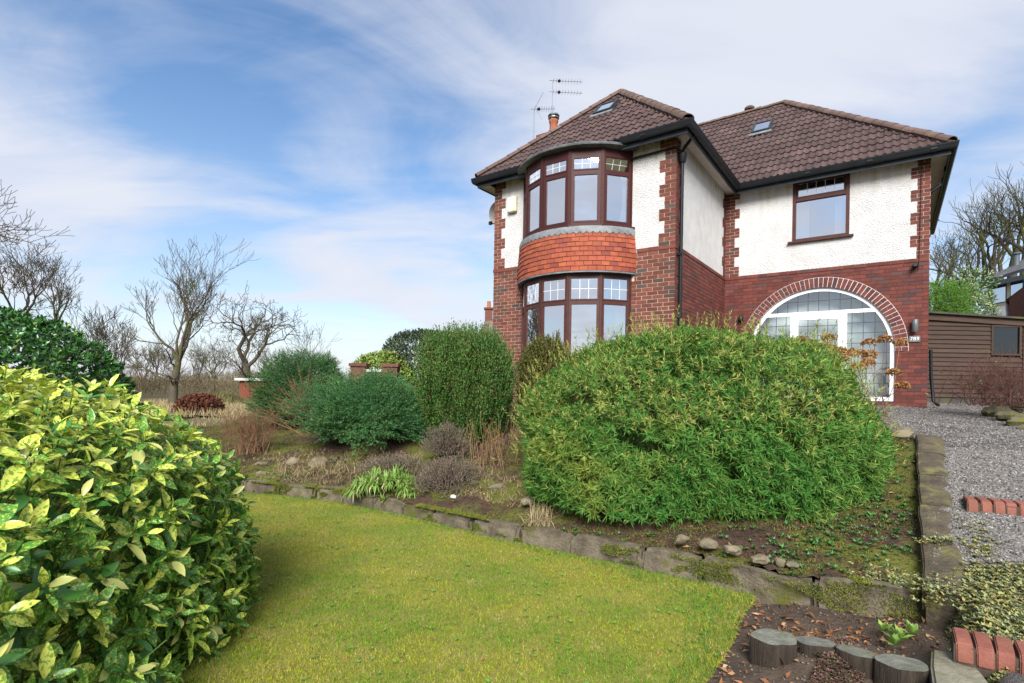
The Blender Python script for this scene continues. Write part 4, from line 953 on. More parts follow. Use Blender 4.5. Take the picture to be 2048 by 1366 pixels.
mb.add([p - Vector((3.8, 4.7, .3)) for p in [p0 + N2 * .11 + UP * -.45, p0 - N2 * .11 + UP * -.45, p0 + H2 * L2 - N2 * .11 + UP * .2, p0 + H2 * L2 + N2 * .11 + UP * .2, p0 + N2 * .11 + UP * -.10, p0 - N2 * .11 + UP * -.10, p1 - N2 * .11 + UP * -.10, p1 + N2 * .11 + UP * -.10]],
       [(0, 3, 2, 1), (4, 5, 6, 7), (0, 1, 5, 4), (1, 2, 6, 5), (2, 3, 7, 6), (3, 0, 4, 7)])
mb.build('wall_core', MATS['coping_stone'], wall)
# ---- rocks ---------------------------------------------------------------------------------------
def rock(x, y, z, sx, sy, sz, label, seed, m='rock', rz=0.0, group=None):
    bm = bmesh.new(); bmesh.ops.create_icosphere(bm, subdivisions=3, radius=1); rr = random.Random(seed); ph = [rr.uniform(0, 6) for _ in range(6)]
    pl = [Vector((rr.gauss(0, 1), rr.gauss(0, 1), rr.gauss(0, 1))).normalized() for _ in range(9)]
    for v in bm.verts:
        c = v.co.normalized(); k = 1.0
        for q in pl: dd_ = c.dot(q); k = min(k, .72 / dd_ if dd_ > .72 else 1.0)
        c = c * k * (1 + .05 * math.sin(5 * c.x + ph[0]) + .05 * math.sin(6 * c.y + ph[1]) + .03 * math.sin(13 * c.z + ph[2])); v.co = Vector((c.x * sx, c.y * sy, c.z * sz))
    me = bpy.data.meshes.new('rock'); bm.to_mesh(me); bm.free(); me.polygons.foreach_set('use_smooth', np.ones(len(me.polygons), bool)); me.set_sharp_from_angle(angle=math.radians(28))
    o = link_mesh('rock', me, MATS[m], None, (x, y, z), (rr.uniform(-.1, .1), rr.uniform(-.1, .1), rz)); return tag(o, label, 'rock', group)
def rk(px, py, Y, w, h, label, seed, rz=0.0, m='rock', d=None): p = atd(px, py, Y); return rock(p.x, p.y, p.z, w, d or w * .8, h, label, seed, m, rz)
G_R = 'stones lying in the planting bed'
for a in [(1415, 1089, 4.36, .095, .045, 'long pointed stone lying on the kerb edge', 2, .5), (1465, 1100, 4.22, .085, .045, 'moss covered stone on the kerb between two bare stones', 3, .0), (1521, 1118, 4.05, .072, .045, 'square pale stone on the kerb, leftmost of three in a row', 14, .0),
          (1560, 1124, 4.0, .042, .043, 'small upright stone, middle of three on the kerb', 5, .0), (1583, 1129, 3.96, .052, .033, 'small flat oval stone, rightmost of three on the kerb', 6, .0), (1365, 1078, 4.45, .07, .04, 'mossy stone left of the long pointed stone on the kerb', 7, .3),
          (635, 925, 7.9, .15, .10, 'mossy upright boulder below the blue-green juniper', 8, .2), (585, 925, 8.0, .13, .08, 'brown mossy boulder left of the upright boulder', 9, .5), (525, 928, 8.1, .14, .055, 'flat pale stone at the left end of the bed', 10, .1), (522, 950, 7.7, .09, .06, 'grey stone on the kerb beside the spotted hedge', 11, .4),
          (1660, 1060, 4.9, .12, .06, 'pale lichen stone half buried right under the big bush', 12, .0), (995, 975, 6.3, .13, .05, 'low mossy stone in the bed left of the big bush', 13, .3), (1060, 1003, 5.7, .12, .06, 'dark mossy stone beside the dry grass tuft', 15, .8)]:
    rk(*a[:3], a[3], a[4], a[5], a[6], a[7])['group'] = G_R
# edging stones at the back of the bed, next to the gravel
for a in [(1800, 868, 6.5, .20, .09, 'mossy edging stone behind the coping beside the gravel', 21), (1752, 862, 6.75, .20, .09, 'dark edging stone touching the right of the big bush', 22)]: rk(*a[:3], a[3], a[4], a[5], a[6], .6)['group'] = 'edging stones behind the bed'
for i, (px, py, Y, w, h) in enumerate([(1992, 822, 9.6, .26, .13), (2018, 832, 9.0, .24, .12), (2040, 845, 8.4, .26, .13), (2075, 860, 7.9, .3, .15), (2030, 815, 9.6, .24, .10)]):
    rk(px, py, Y, w, h, ['large mossy stone at the left end of the drive edging', 'yellow lichen stone in the drive edging below the brown shrub', 'mossy stone at the right picture edge beside the gravel', 'mossy stone cut by the right picture edge', 'small stone behind the drive edging under the brown shrub'][i], 30 + i, .3, 'rock_mossy')['group'] = 'stones edging the drive'
# ---- bullnose brick steps ------------------------------------------------------------------------
bull = MB(); pr = [(-.108, -.07), (-.108, .02), (-.10, .030), (.07, .030), (.095, .022), (.108, .0), (.110, -.07)]; hw = .0325
bull.add([(xx, yy, zz_) for xx in (-hw, hw) for yy, zz_ in pr], [tuple(range(6, -1, -1)), tuple(range(7, 14))] + [(j, (j + 1) % 7, 7 + (j + 1) % 7, 7 + j) for j in range(7)])
bull_me = bull.mesh('edging_brick'); bm = bmesh.new(); bm.from_mesh(bull_me); bmesh.ops.bevel(bm, geom=bm.edges[:], offset=.006, segments=2, affect='EDGES', clamp_overlap=True); bm.to_mesh(bull_me); bm.free()
bull_me.materials.append(MATS['edging_brick']); bull_me.polygons.foreach_set('use_smooth', np.ones(len(bull_me.polygons), bool)); bull_me.set_sharp_from_angle(angle=math.radians(35))
mat('joint_mortar', (.05, .04, .03), (.08, .06, .04), 20, .95)
def brick_step(start, dirn, n, z, label, zs):
    a = math.atan2(dirn[1], dirn[0]); e = empty('brick_step', (*start, z), a, label, 'step'); MB().box(-.04, .078 * n - .04, -.10, .085, -.12, .004).build('mortar', MATS['joint_mortar'], e)
    for i in range(n):
        o = bpy.data.objects.new('edging_brick', bull_me); col.objects.link(o); o.parent = e; o.location = (i * .078, random.uniform(-.006, .006), random.uniform(-.004, .004)); o.rotation_euler = (zs + random.gauss(0, .015), random.gauss(0, .02), math.pi + random.gauss(0, .03))
brick_step((2.325, 2.70), (.80, -.60), 13, .285, 'row of red bullnose bricks edging the weedy path at lower right', .0)
brick_step((3.80, 4.36), (.86, -.51), 14, .655, 'row of red bullnose bricks across the gravel beside the wall', .0)
# ---- log edging and slab -------------------------------------------------------------------------
mat('log_side', (.055, .040, .028), (.024, .018, .014), 5, .95, 1.0, 14, stretch=(9, 9, .6))
mat('log_top', (.19, .19, .155), (.105, .108, .085), 14, .9, .5, 60, patch=(.10, .11, .035), patch_scale=6, patch_lim=(.6, .72))
def log(px, py, r, h, tilt, label, seed, Y):
    p = atd(px, py, Y); e = empty('log_stump', (p.x, p.y, p.z - h), random.uniform(0, 6), label, 'stump', 'log edging in the soil border'); rr = random.Random(seed); n = 28; pr_ = [1 + .09 * math.sin(2 * 2 * math.pi * j / n + seed) + .05 * math.sin(5 * 2 * math.pi * j / n + seed) + rr.uniform(-.03, .03) for j in range(n)]
    mb = MB(); vs_ = []
    tlx, tly = rr.uniform(-.12, .12), rr.uniform(-.12, .12); tl = lambda x, y, z: (x, y, z + (tlx * x + tly * y if z > h * .4 else 0))
    for z, k in ((-.15, 1.02), (h * .5, 1.0), (h - .004, .985), (h, .96)): vs_ += [tl(r * k * q * math.cos(2 * math.pi * j / n), r * k * q * math.sin(2 * math.pi * j / n), z) for j, q in enumerate(pr_)]
    mb.add(vs_, [(i * n + j, i * n + (j + 1) % n, (i + 1) * n + (j + 1) % n, (i + 1) * n + j) for i in range(3) for j in range(n)]); mb.build('bark', MATS['log_side'], e, smooth=True)
    t = MB(); t.add([tl(r * .962 * q * math.cos(2 * math.pi * j / n), r * .962 * q * math.sin(2 * math.pi * j / n), h + .001) for j, q in enumerate(pr_)], [tuple(range(n))]); t.build('cut_face', MATS['log_top'], e)
log(1548, 1274, .115, .13, 0, 'round cut log stump nearest the lawn edge', 1, 3.0); log(1630, 1283, .100, .10, 0, 'flat cut log stump, second from the lawn', 2, 2.98)
log(1714, 1303, .090, .09, 0, 'greenish cut log stump, third from the lawn', 3, 2.84); log(1803, 1325, .105, .16, 0, 'dark split log stump beside the stone slab', 4, 2.68)
sl = MB(); sp = [atz(1862, 1297, .20), atz(1915, 1303, .20), atz(1950, 1325, .20), atz(1985, 1372, .20), atz(1990, 1420, .2), atz(1868, 1420, .20)]; c0 = sum(sp, Vector()) / len(sp)
sl.prism([(p.x - c0.x, p.y - c0.y) for p in sp[::-1]], lambda p: Vector((p[0], p[1], -.25)), lambda p: Vector((p[0], p[1], 0)))
tag(link_mesh('stone_slab', rough_mesh(sl, 'stone_slab', 2, .006, 12, 3, .012), MATS['slab'], None, c0), 'weathered stone slab with lichen at the bottom right', 'slab')
# ---- white plant tag and a scrap -----------------------------------------------------------------
MATS['white_tag'] = mat('white_tag', (.78, .78, .78), None, rough=.5)
p = atd(1735, 1046, 4.6); tag(MB().box(-.022, .022, -.0015, .0015, -.05, .06).build('plant_label', MATS['white_tag'], None, p, (math.radians(-62), math.radians(25), math.radians(8))), 'white plastic plant label leaning in the bed', 'plant label')
p = atd(907, 993, 6.0); tag(rock(p.x, p.y, p.z, .035, .03, .022, 'small white pebble in the bed near the green tuft', 77, 'white_tag'), None, None)
# =================================================================== VEGETATION HELPERS
def unit(v): return v / np.maximum(1e-9, np.linalg.norm(v, axis=-1, keepdims=True))
def rdir(n, r=rng): return unit(r.normal(size=(n, 3)))
def perp(d, r=rng): return unit(np.cross(d, rdir(len(d), r)))
def leaves(P, D, S, L, W, fold=.25, mid=.42):
    """folded pointed leaves: base P, direction D, side S; two triangles each"""
    n = len(P); L = np.broadcast_to(L, (n,))[:, None]; W = np.broadcast_to(W, (n,))[:, None]; N = np.cross(S, D)
    m = P + D * L * mid; v = np.stack([P, m + S * W * .5 + N * W * fold, P + D * L, m - S * W * .5 + N * W * fold], 1).reshape(-1, 3)
    b = np.arange(n)[:, None] * 4; f = np.concatenate([b + [[0, 1, 2]], b + [[0, 2, 3]]], 0); return v, f
def shoots(P, D, L, k, nl, nw, ang=1.0, jit=.25, t0=.15, fold=.25, r=rng, droop=0.0, taper=.6):
    """k leaves round each shoot of length L"""
    n = len(P); t = np.tile(np.linspace(t0, 1, k), n) + r.normal(0, .03, n * k); Pi, Di = np.repeat(P, k, 0), np.repeat(D, k, 0); Li = np.repeat(np.broadcast_to(L, (n,)), k)
    rad_ = perp(Di, r); a = ang * (1 - taper * np.clip(t, 0, 1) ** 2) + r.normal(0, jit, n * k)
    d = unit(Di * np.cos(a)[:, None] + rad_ * np.sin(a)[:, None] + np.array([0, 0, -droop])); s = unit(np.cross(d, Di + r.normal(0, .2, d.shape)))
    return leaves(Pi + Di * (Li * t)[:, None], d, s, nl * r.uniform(.65, 1.15, n * k), nw * r.uniform(.8, 1.2, n * k), fold)
def lump(d, amp, freq, seed):
    r = np.random.default_rng(seed); o = np.zeros(len(d))
    for i in range(7): w = rdir(1, r)[0] * freq * r.uniform(.6, 1.8); o += np.sin(d @ w + r.uniform(0, 6.28)) / 7 ** .5
    return 1 + amp * o
def blob(c, rad_, n, amp=.08, freq=4, seed=0, zmin=-.3, shell=(.85, 1.0), r=rng, power=2.0, front=None):
    """points and outward normals through the outer shell of a lumpy ellipsoid"""
    d = rdir(int(n * 2.2) + 50, r); d = d[d[:, 2] > zmin]
    if front is not None:
        keep = (d @ np.array(front) > -.35) | (r.random(len(d)) < .3); d = d[keep]
    d = d[:n]
    q = np.sum(np.abs(d) ** power, 1) ** (-1 / power) if power != 2 else np.ones(len(d))
    k = lump(d, amp, freq, seed) * q * (shell[0] + (shell[1] - shell[0]) * r.random(len(d)) ** .6)
    R_ = np.array(rad_); P = np.array(c) + d * R_ * k[:, None]; N = unit(np.sign(d) * np.abs(d) ** (power - 1) / R_); return P, N
def merge(parts):
    V, F, o = [], [], 0
    for v, f in parts: V.append(v); F.append(f + o); o += len(v)
    return np.concatenate(V), np.concatenate(F)
def foliage(name, parts, m, parent, loc=(0, 0, 0)):
    v, f = merge(parts); o = link_mesh(name, np_mesh(name, v - np.array(loc), [f]), MATS[m], parent); return tag(o, kind='stuff') if parent is None else o
def segs_mesh(name, S, m, parent, loc=(0, 0, 0), sides=5):
    """S list of (p0,p1,r0,r1): tapered tubes"""
    A = np.array([np.concatenate([s[0], s[1], [s[2], s[3]]]) for s in S]); p0, p1, r0, r1 = A[:, :3], A[:, 3:6], A[:, 6], A[:, 7]
    d = unit(p1 - p0); ref = np.where(np.abs(d[:, 2:3]) < .9, [[0, 0, 1]], [[1, 0, 0]]); s = unit(np.cross(d, ref)); u = np.cross(s, d); n = len(A); V, F, base = [], [], 0
    for lo, hi, sd in ((0.0, .012, 3), (.012, .05, 5), (.05, 9, 9)):
        k = np.where((r0 >= lo) & (r0 < hi))[0]
        if not len(k): continue
        a = np.arange(sd) * 2 * math.pi / sd; ring = s[k][:, None] * np.cos(a)[None, :, None] + u[k][:, None] * np.sin(a)[None, :, None]
        v = np.concatenate([(p0[k] - d[k] * (r0[k] * .5)[:, None])[:, None] + ring * r0[k][:, None, None], p1[k][:, None] + ring * r1[k][:, None, None]], 1).reshape(-1, 3)
        b = np.arange(len(k))[:, None, None] * 2 * sd; j = np.arange(sd); q = np.stack([j, (j + 1) % sd, sd + (j + 1) % sd, sd + j], 1)[None] + b
        F.append(q.reshape(-1, 4) + base); V.append(v); base += len(v)
    return link_mesh(name, np_mesh(name, np.concatenate(V) - np.array(loc), [np.concatenate(F)], True), MATS[m], parent)
def grow(S, p, d, L, r, lev, R, up=.15, wander=.22, kids=(3, 4), ratio=.68, spread=.65, nseg=5, minr=.004, side=.5, gravity=0.0, tw=None):
    """recursive branching; S collects segments"""
    p = np.array(p, float); d = unit(np.array(d, float)); n = max(2, nseg - (1 if lev < 2 else 0)); st = L / n; r1 = max(minr, r * (.62 if lev else .3))
    for i in range(n):
        d = unit(d + R.normal(0, wander, 3) * (1 if i else .3) + np.array([0, 0, up - gravity])); q = p + d * st; ra, rb = r + (r1 - r) * i / n, r + (r1 - r) * (i + 1) / n; S.append((p, q, ra, rb))
        if lev > 0 and i > 0 and R.random() < side:
            x = unit(np.cross(d, R.normal(size=3))); nd = unit(d * math.cos(spread * 1.15) + x * math.sin(spread * 1.15)); grow(S, q, nd, L * ratio * R.uniform(.5, .9), max(minr, rb * R.uniform(.35, .6)), lev - 1, R, up, wander, kids, ratio, spread, nseg, minr, side, gravity)
        p = q
    if lev > 0:
        k = R.integers(kids[0], kids[1] + 1); ph = R.uniform(0, 6.28); x = unit(np.cross(d, [.3, .2, .9] if abs(d[2]) < .95 else [1, 0, 0])); y = np.cross(d, x)
        for j in range(k):
            a = ph + 2 * math.pi * j / k + R.normal(0, .3); sp = spread * R.uniform(.6, 1.15); nd = unit(d * math.cos(sp) + (x * math.cos(a) + y * math.sin(a)) * math.sin(sp))
            grow(S, p, nd, L * ratio * R.uniform(.75, 1.15), r1 * R.uniform(.65, .9), lev - 1, R, up, wander, kids, ratio, spread, nseg, minr, side, gravity)
# =================================================================== BUILDINGS AND WALLS BEYOND
mat('shed_plank', (.070, .043, .030), (.046, .030, .023), 3, .8, .4, 30, rand=.16, stretch=(1, 1, 14))
mat('felt', (.07, .065, .055), (.04, .038, .034), 6, .95, patch=(.07, .08, .03), patch_scale=2, patch_lim=(.5, .7))
mat('dark_void', (.012, .012, .011), None, rough=.95)
mat('slate', (.27, .27, .275), (.20, .20, .21), 2, .7, rand=.14)
mat('grey_trim', (.07, .085, .10), None, rough=.5)
mat('beige_trim', (.50, .43, .27), (.44, .38, .25), 3, .8)
mat('white_wall', (.78, .76, .76), (.70, .68, .68), 2, .9)
mat('rust_panel', (.20, .058, .030), (.145, .045, .026), 2, .8, rand=.12)
mat('pale_roof', (.52, .52, .52), (.42, .42, .42), 2, .8)
mat('far_brick', (.15, .055, .040), (.10, .045, .036), 6, .9, rand=.2)
mat('far_roof', (.17, .13, .10), (.11, .09, .075), 2, .9)
mat('red_roof', (.22, .075, .05), (.16, .06, .045), 2, .9)
glass_mat('dark_glass', .04, (.25, .28, .30)); glass_mat('blue_glass', .55, (.35, .5, .6))
# ---- timber shed right of the house --------------------------------------------------------------
sx0, sx1, sy = 10.2, 15.6, 14.5
shed = empty('timber_shed', (sx0, sy, 1.25), 0, 'dark brown timber shed with horizontal planks right of the house', 'shed')
def sh_top(x): return 3.70 - (x - 11.4) * .048
wx0, wx1, wz0, wz1 = 13.16, 13.88, 2.64, 3.37
ph = .1225; z = 1.42; i = 0
while z < 3.62:
    z1 = min(z + ph, 3.56); spans = [(sx0, sx1)] if (z1 <= wz0 - .03 or z >= wz1 + .02) else [(sx0, wx0 - .05), (wx1 + .05, sx1)]
    for a, b in spans:
        mb = MB(); dz = random.uniform(-.006, .006)
        mb.add([(a - sx0, -.004, z - 1.25), (b - sx0, -.004, z - 1.25), (b - sx0, .02, z1 + .02 - 1.25), (a - sx0, .02, z1 + .02 - 1.25), (a - sx0, -.034 + dz, z - 1.25), (b - sx0, -.034 - dz, z - 1.25), (b - sx0, .004, z1 + .016 - 1.25), (a - sx0, .004, z1 + .016 - 1.25)],
               [(0, 3, 2, 1), (4, 5, 6, 7), (0, 1, 5, 4), (1, 2, 6, 5), (2, 3, 7, 6), (3, 0, 4, 7)])
        mb.build('plank', MATS['shed_plank'], shed)
    z += ph; i += 1
MB().box(.0, sx1 - sx0, .03, 3.0, .05, 2.25).build('frame', MATS['dark_void'], shed)  # solid near-black block, the darkness inside the shed put into its colour
MB().box(0, sx1 - sx0, .0, 2.9, -.15, .165).build('plinth', MATS['felt'], shed)
rf = MB(); rf.add([(x - sx0, y - sy, sh_top(x) + h - 1.25) for h in (0, .05) for x, y in ((sx0 - .1, sy - .16), (sx1 + .1, sy - .16), (sx1 + .1, sy + 3.2), (sx0 - .1, sy + 3.2))], [(0, 3, 2, 1), (4, 5, 6, 7), (0, 1, 5, 4), (1, 2, 6, 5), (2, 3, 7, 6), (3, 0, 4, 7)])
rf.build('roof', MATS['felt'], shed)
tb = MB(); tb.add([(x - sx0, yy, sh_top(x) + h - 1.25) for yy in (-.075, -.035) for x, h in ((sx0, -.17), (sx1, -.17), (sx1, -.004), (sx0, -.004))], [(0, 3, 2, 1), (4, 5, 6, 7), (0, 1, 5, 4), (1, 2, 6, 5), (2, 3, 7, 6), (3, 0, 4, 7)]); tb.build('top_board', MATS['shed_plank'], shed)
fr = MB()
for a, b, c0, c1 in ((wx0 - .05, wx0, wz0 - .05, wz1 + .05), (wx1, wx1 + .05, wz0 - .05, wz1 + .05), (wx0, wx1, wz1, wz1 + .05), (wx0, wx1, wz0 - .05, wz0)): fr.box(a - sx0, b - sx0, -.045, .02, c0 - 1.25, c1 - 1.25)
wo_ = fr.build('window', MATS['shed_plank'], shed)
g = MB(); g.add([(x - sx0, -.012, z - 1.25) for x, z in ((wx0, wz0), (wx1, wz0), (wx1, wz1), (wx0, wz1))], [(0, 1, 2, 3)]); g.build('pane', MATS['dark_glass'], wo_)
MB().box(wx1 + .10 - sx0, wx1 + .22 - sx0, -.05, -.02, .17, 2.1).build('corner_post', MATS['shed_plank'], shed)
for px, w in ((1998, .16), (2018, .22)):
    p = atd(px, 640, 16.5); tag(MB().box(-w / 2, w / 2, -w / 2, w / 2, -1.6, .30 if w > .2 else .16).build('fence_post', MATS['kerb_stone'], None, (p.x, 18.2 if False else p.y + 1.6, p.z), bevel=.01), 'short timber post above the shed roof, %s of two' % ('right' if w > .2 else 'left'), 'post', 'posts behind the shed')
# ---- neighbour's house on the right --------------------------------------------------------------
EL, ER, VT = atd(1957, 567, 30), atd(2130, 512, 25), None
VT = EL + Vector((4.0, .3, 2.1))
nb = empty('neighbour_house', (EL.x, EL.y, 3.0), 0, 'neighbouring white house with grey slate roof and large windows', 'house'); nl_ = Vector(nb.location)
xd = (ER - EL); xd.z = 0; xd.normalize(); nd = Vector((xd.y, -xd.x, 0)); nd = nd if nd.x < 0 else -nd
def on_wall(px, py, off=.35):
    r = Vector(ray(px, py)); o = EL - nd * off; t = ((o - Vector((0, 0, EYE))).dot(nd)) / r.dot(nd); q = Vector((0, 0, EYE)) + r * t - o; return q.dot(xd), q.z + o.z
ow = EL - nd * .35
def wbox(mb, s0, s1, z0, z1, o0, o1): mb.obox(ow - nl_, xd, nd, UP, s0, s1, o0, o1, z0 - 0, z1 - 0)
wz = lambda z: z - ow.z
zt_ = ow.z - .12
mb = MB(); wbox(mb, .1, 12, wz(2.0), wz(zt_), -4, -.06); mb.build('wall', MATS['white_wall'], nb)
# beige window band
s_a, z_a = on_wall(1962, 606); s_b, z_b = on_wall(2046, 594); zb0 = on_wall(1998, 611)[1]
mb = MB(); wbox(mb, .1, 12, wz(zb0), wz(zt_), -.05, -.02); mb.build('window_band', MATS['beige_trim'], nb)
for (x0, y0), (x1, y1) in (((1962, 604), (1977, 574)), ((1983, 606), (2013, 567)), ((2020, 598), (2047, 562)), ((2056, 592), (2090, 556))):
    s0, za = on_wall(x0, y0); s1, zb_ = on_wall(x1, y1); za = zb0 + .12; mb = MB(); wbox(mb, s0, s1, wz(za), wz(zt_ - .12), -.03, .0); w_ = mb.build('window', MATS['grey_trim'], nb)
    mb = MB(); wbox(mb, s0 + .05, s1 - .05, wz(za + .05), wz(zt_ - .17), -.002, .006); mb.build('pane', MATS['blue_glass'], w_)
mb = MB(); mb.add([p - nl_ + Vector((0, 0, h)) for h in (-.12, 0) for p in (EL, ER, ER + (VT - EL), VT)], [(0, 3, 2, 1), (4, 5, 6, 7), (0, 1, 5, 4), (1, 2, 6, 5), (2, 3, 7, 6), (3, 0, 4, 7)]); nr_ = mb.build('roof', MATS['grey_trim'], nb)
ex, vy = (ER - EL), (VT - EL); nrow, ncol_ = 16, 22; nn_ = ex.cross(vy).normalized(); nn_ = nn_ if nn_.z > 0 else -nn_; mb = MB()
for r in range(nrow):
    for c in range(-1, ncol_ + 1):
        o2 = .5 if r % 2 else 0; a, b = max(0, (c + o2) / ncol_), min(1, (c + 1 + o2) / ncol_)
        if b - a < .005: continue
        y0, y1 = r / nrow, min(1, (r + 1.15) / nrow); e_ = .002
        mb.add([EL - nl_ + ex * (a + e_) + vy * y0 + nn_ * .05, EL - nl_ + ex * (b - e_) + vy * y0 + nn_ * .05, EL - nl_ + ex * (b - e_) + vy * y1 + nn_ * .02, EL - nl_ + ex * (a + e_) + vy * y1 + nn_ * .02, EL - nl_ + ex * (a + e_) + vy * y0 + nn_ * .01, EL - nl_ + ex * (b - e_) + vy * y0 + nn_ * .01], [(0, 1, 2, 3), (4, 5, 1, 0)])
tag(mb.build('roof_slates', MATS['slate'], nr_), kind='stuff')
mb = MB(); mb.obox(EL - nl_, xd, nd, UP, -.1, 12, .0, .05, -.34, -.10); mb.build('fascia', MATS['grey_trim'], nb)
fp = EL + ex * .13 + vy * .42; fl_ = MB(); fl_.lathe([(.20, -.3), (.17, .0), (.15, .05), (.14, .62), (.22, .63), (.22, .70), (.12, .74)], fp - nl_, 12); fl_.build('flue', MATS['grey_trim'], nb, angle=40)
# ---- brick outbuilding at the right edge ---------------------------------------------------------
p0_, p1_ = atd(2012, 606, 18.5), atd(2075, 560, 17.0); ob = empty('brick_outbuilding', (p0_.x, p0_.y, 1.6), 0, 'corner of a red brick outbuilding with dark eaves at the right edge', 'building'); ol = Vector(ob.location)
d_ = (p1_ - p0_); back = Vector((2.9, 3.0, .0)); mb = MB(); mb.add([p - ol + Vector((0, 0, h)) for h in (0, .12) for p in (p0_, p1_, p1_ + back, p0_ + back)], [(0, 3, 2, 1), (4, 5, 6, 7), (0, 1, 5, 4), (1, 2, 6, 5), (2, 3, 7, 6), (3, 0, 4, 7)]); mb.build('roof', MATS['dark_void'], ob)
a_, b_ = p0_ + d_ * .25, p1_ + Vector((0, .0, 0)); mb = MB(); mb.add([q - ol + Vector((.0, .15, 0)) for q in (Vector((a_.x, a_.y, 1.6)), Vector((b_.x, b_.y, 1.6)), b_, a_, Vector((a_.x + 2, a_.y + 2, 1.6)), Vector((b_.x + 2, b_.y + 2, 1.6)), b_ + Vector((2, 2, 0)), a_ + Vector((2, 2, 0)))], [(0, 1, 2, 3), (4, 7, 6, 5), (0, 3, 7, 4), (1, 5, 6, 2)]); mb.build('wall', MATS['far_brick'], ob)
MB().tube([p0_ - ol + Vector((.08, .05, -.02)), p0_ - ol + Vector((.16, .1, -.3)), p0_ - ol + Vector((.18, .1, -1.3))], .05, 8).build('downpipe', MATS['pale_roof'], ob)
# ---- red-brown panelled store with pale roof on the left ------------------------------------------
q0, q1 = atd(478, 760, 24), atd(600, 762, 24); cs = empty('panelled_store', (q0.x, 24, .2), 0, 'low red-brown panelled store with flat pale roof on the left', 'shed')
W_ = q1.x - q0.x; H_ = q0.z - .2; MB().box(.02, W_, .02, 2.2, -.2, H_ - .02).build('body', MATS['rust_panel'], cs)
npn = 5
for i in range(npn): MB().box(.06 + i * W_ / npn, (i + 1) * W_ / npn - .05, -.02, .02, -.1, H_ - .08).build('panel', MATS['rust_panel'], cs, bevel=.008)
MB().box(-.12, W_ + .1, -.18, 2.4, H_ - .02, H_ + .09).build('roof', MATS['pale_roof'], cs)
# ---- brick garden wall with piers ----------------------------------------------------------------
b0 = atd(720, 727, 14.0); b1 = atd(783, 725, 14.0); gw = empty('brick_garden_wall', (b0.x, 14, .9), 0, 'brick garden wall with two capped piers behind the juniper', 'wall')
for dx in (0, b1.x - b0.x):
    pr_ = MB().box(dx - .19, dx + .19, -.19, .19, -.4, b0.z - .98).build('pier', MATS['far_brick'], gw); MB().box(dx - .23, dx + .23, -.23, .23, b0.z - .98, b0.z - .90).build('cap', MATS['far_brick'], pr_)
MB().box(.19, b1.x - b0.x - .19, -.11, .11, -.4, b0.z - 1.12).build('panel', MATS['far_brick'], gw); MB().box(.19, b1.x - b0.x - .19, -.15, .15, b0.z - 1.12, b0.z - 1.05).build('coping', MATS['pale_roof'], gw)
# ---- far house with chimney, far red roof --------------------------------------------------------
c0 = atd(974, 645, 45); fh = empty('far_house', (c0.x, 45, 1.0), 0, 'distant house gable and speckled chimney left of the brick corner', 'house')
MB().box(-.45, 8, -.1, 6, -1, c0.z - 2.1).build('wall', MATS['far_roof'], fh)
rr_ = MB(); rr_.add([(-1.0, -.6, c0.z - 2.4), (8, -.6, c0.z - 2.4), (8, 3, c0.z - .3), (-.1, 3, c0.z - .3), (-1.0, 6.6, c0.z - 2.4), (8, 6.6, c0.z - 2.4)], [(0, 1, 2, 3), (3, 2, 5, 4), (0, 3, 4)]); rr_.build('roof', MATS['far_roof'], fh)
chh = MB().box(-.33, .33, 2.6, 3.4, c0.z - 1.4, c0.z + .52).box(-.42, .42, 2.5, 3.5, c0.z + .52, c0.z + .66).build('chimney', MATS['far_brick'], fh); MB().lathe([(.2, 0), (.16, .5), (.18, .6), (.12, .62)], (0, 3, c0.z + .66), 10).build('chimney_pot', MATS['terracotta'], chh)
r0 = atd(222, 768, 48); rh = empty('far_bungalow', (r0.x, 48, .6), 0, 'distant low building with red roof behind the left trees', 'house')
MB().box(-1.8, 2.0, 0, 5, -.5, r0.z - .7).build('wall', MATS['white_wall'], rh); m_ = MB(); m_.add([(-2.2, -.4, r0.z - .8), (2.4, -.4, r0.z - .8), (.9, 2.5, r0.z + .1), (-.7, 2.5, r0.z + .1), (-2.2, 5.4, r0.z - .8), (2.4, 5.4, r0.z - .8)], [(0, 1, 2, 3), (3, 2, 5, 4), (0, 3, 4), (1, 5, 2)]); m_.build('roof', MATS['red_roof'], rh)
# =================================================================== PLANTS
mat('needle_leaf', (.052, .172, .030), (.108, .222, .042), 1.6, .7, rand=.34, patch=(.21, .27, .050), patch_scale=1.7, patch_lim=(.55, .70), translucent=.25, spec=.12, c3=(.26, .31, .07), p3=.08)  # green deepened so the shade of the lower bush sits in the colour
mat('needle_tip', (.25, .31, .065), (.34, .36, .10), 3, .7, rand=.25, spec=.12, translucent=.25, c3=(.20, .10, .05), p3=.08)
mat('twig', (.060, .040, .026), (.10, .065, .04), 8, .9, rand=.2)
mat('aucuba_green', (.085, .255, .034), (.46, .53, .095), 95, .36, rand=.26, translucent=.25, spec=.5, contrast=(.53, .60), detail=2.5, c3=(.060, .200, .040), p3=.12)
mat('aucuba_gold', (.170, .310, .034), (.62, .65, .11), 70, .30, rand=.18, translucent=.2, spec=.45, contrast=(.42, .50), detail=2.5, c3=(.50, .52, .16), p3=.15)
mat('aucuba_stem', (.10, .20, .04), (.07, .12, .03), 8, .6)
mat('holly', (.026, .115, .020), (.060, .165, .028), 2, .3, rand=.35, spec=.5, c3=(.12, .20, .03), p3=.07)
mat('yew', (.036, .110, .018), (.070, .145, .024), 2.5, .6, rand=.28, c3=(.15, .11, .035), p3=.12)
mat('juniper', (.032, .122, .038), (.068, .165, .046), 2.0, .6, rand=.28, c3=(.12, .13, .03), p3=.05)
mat('cypress', (.032, .105, .030), (.065, .140, .036), 2.0, .6, rand=.28, c3=(.09, .085, .03), p3=.08)
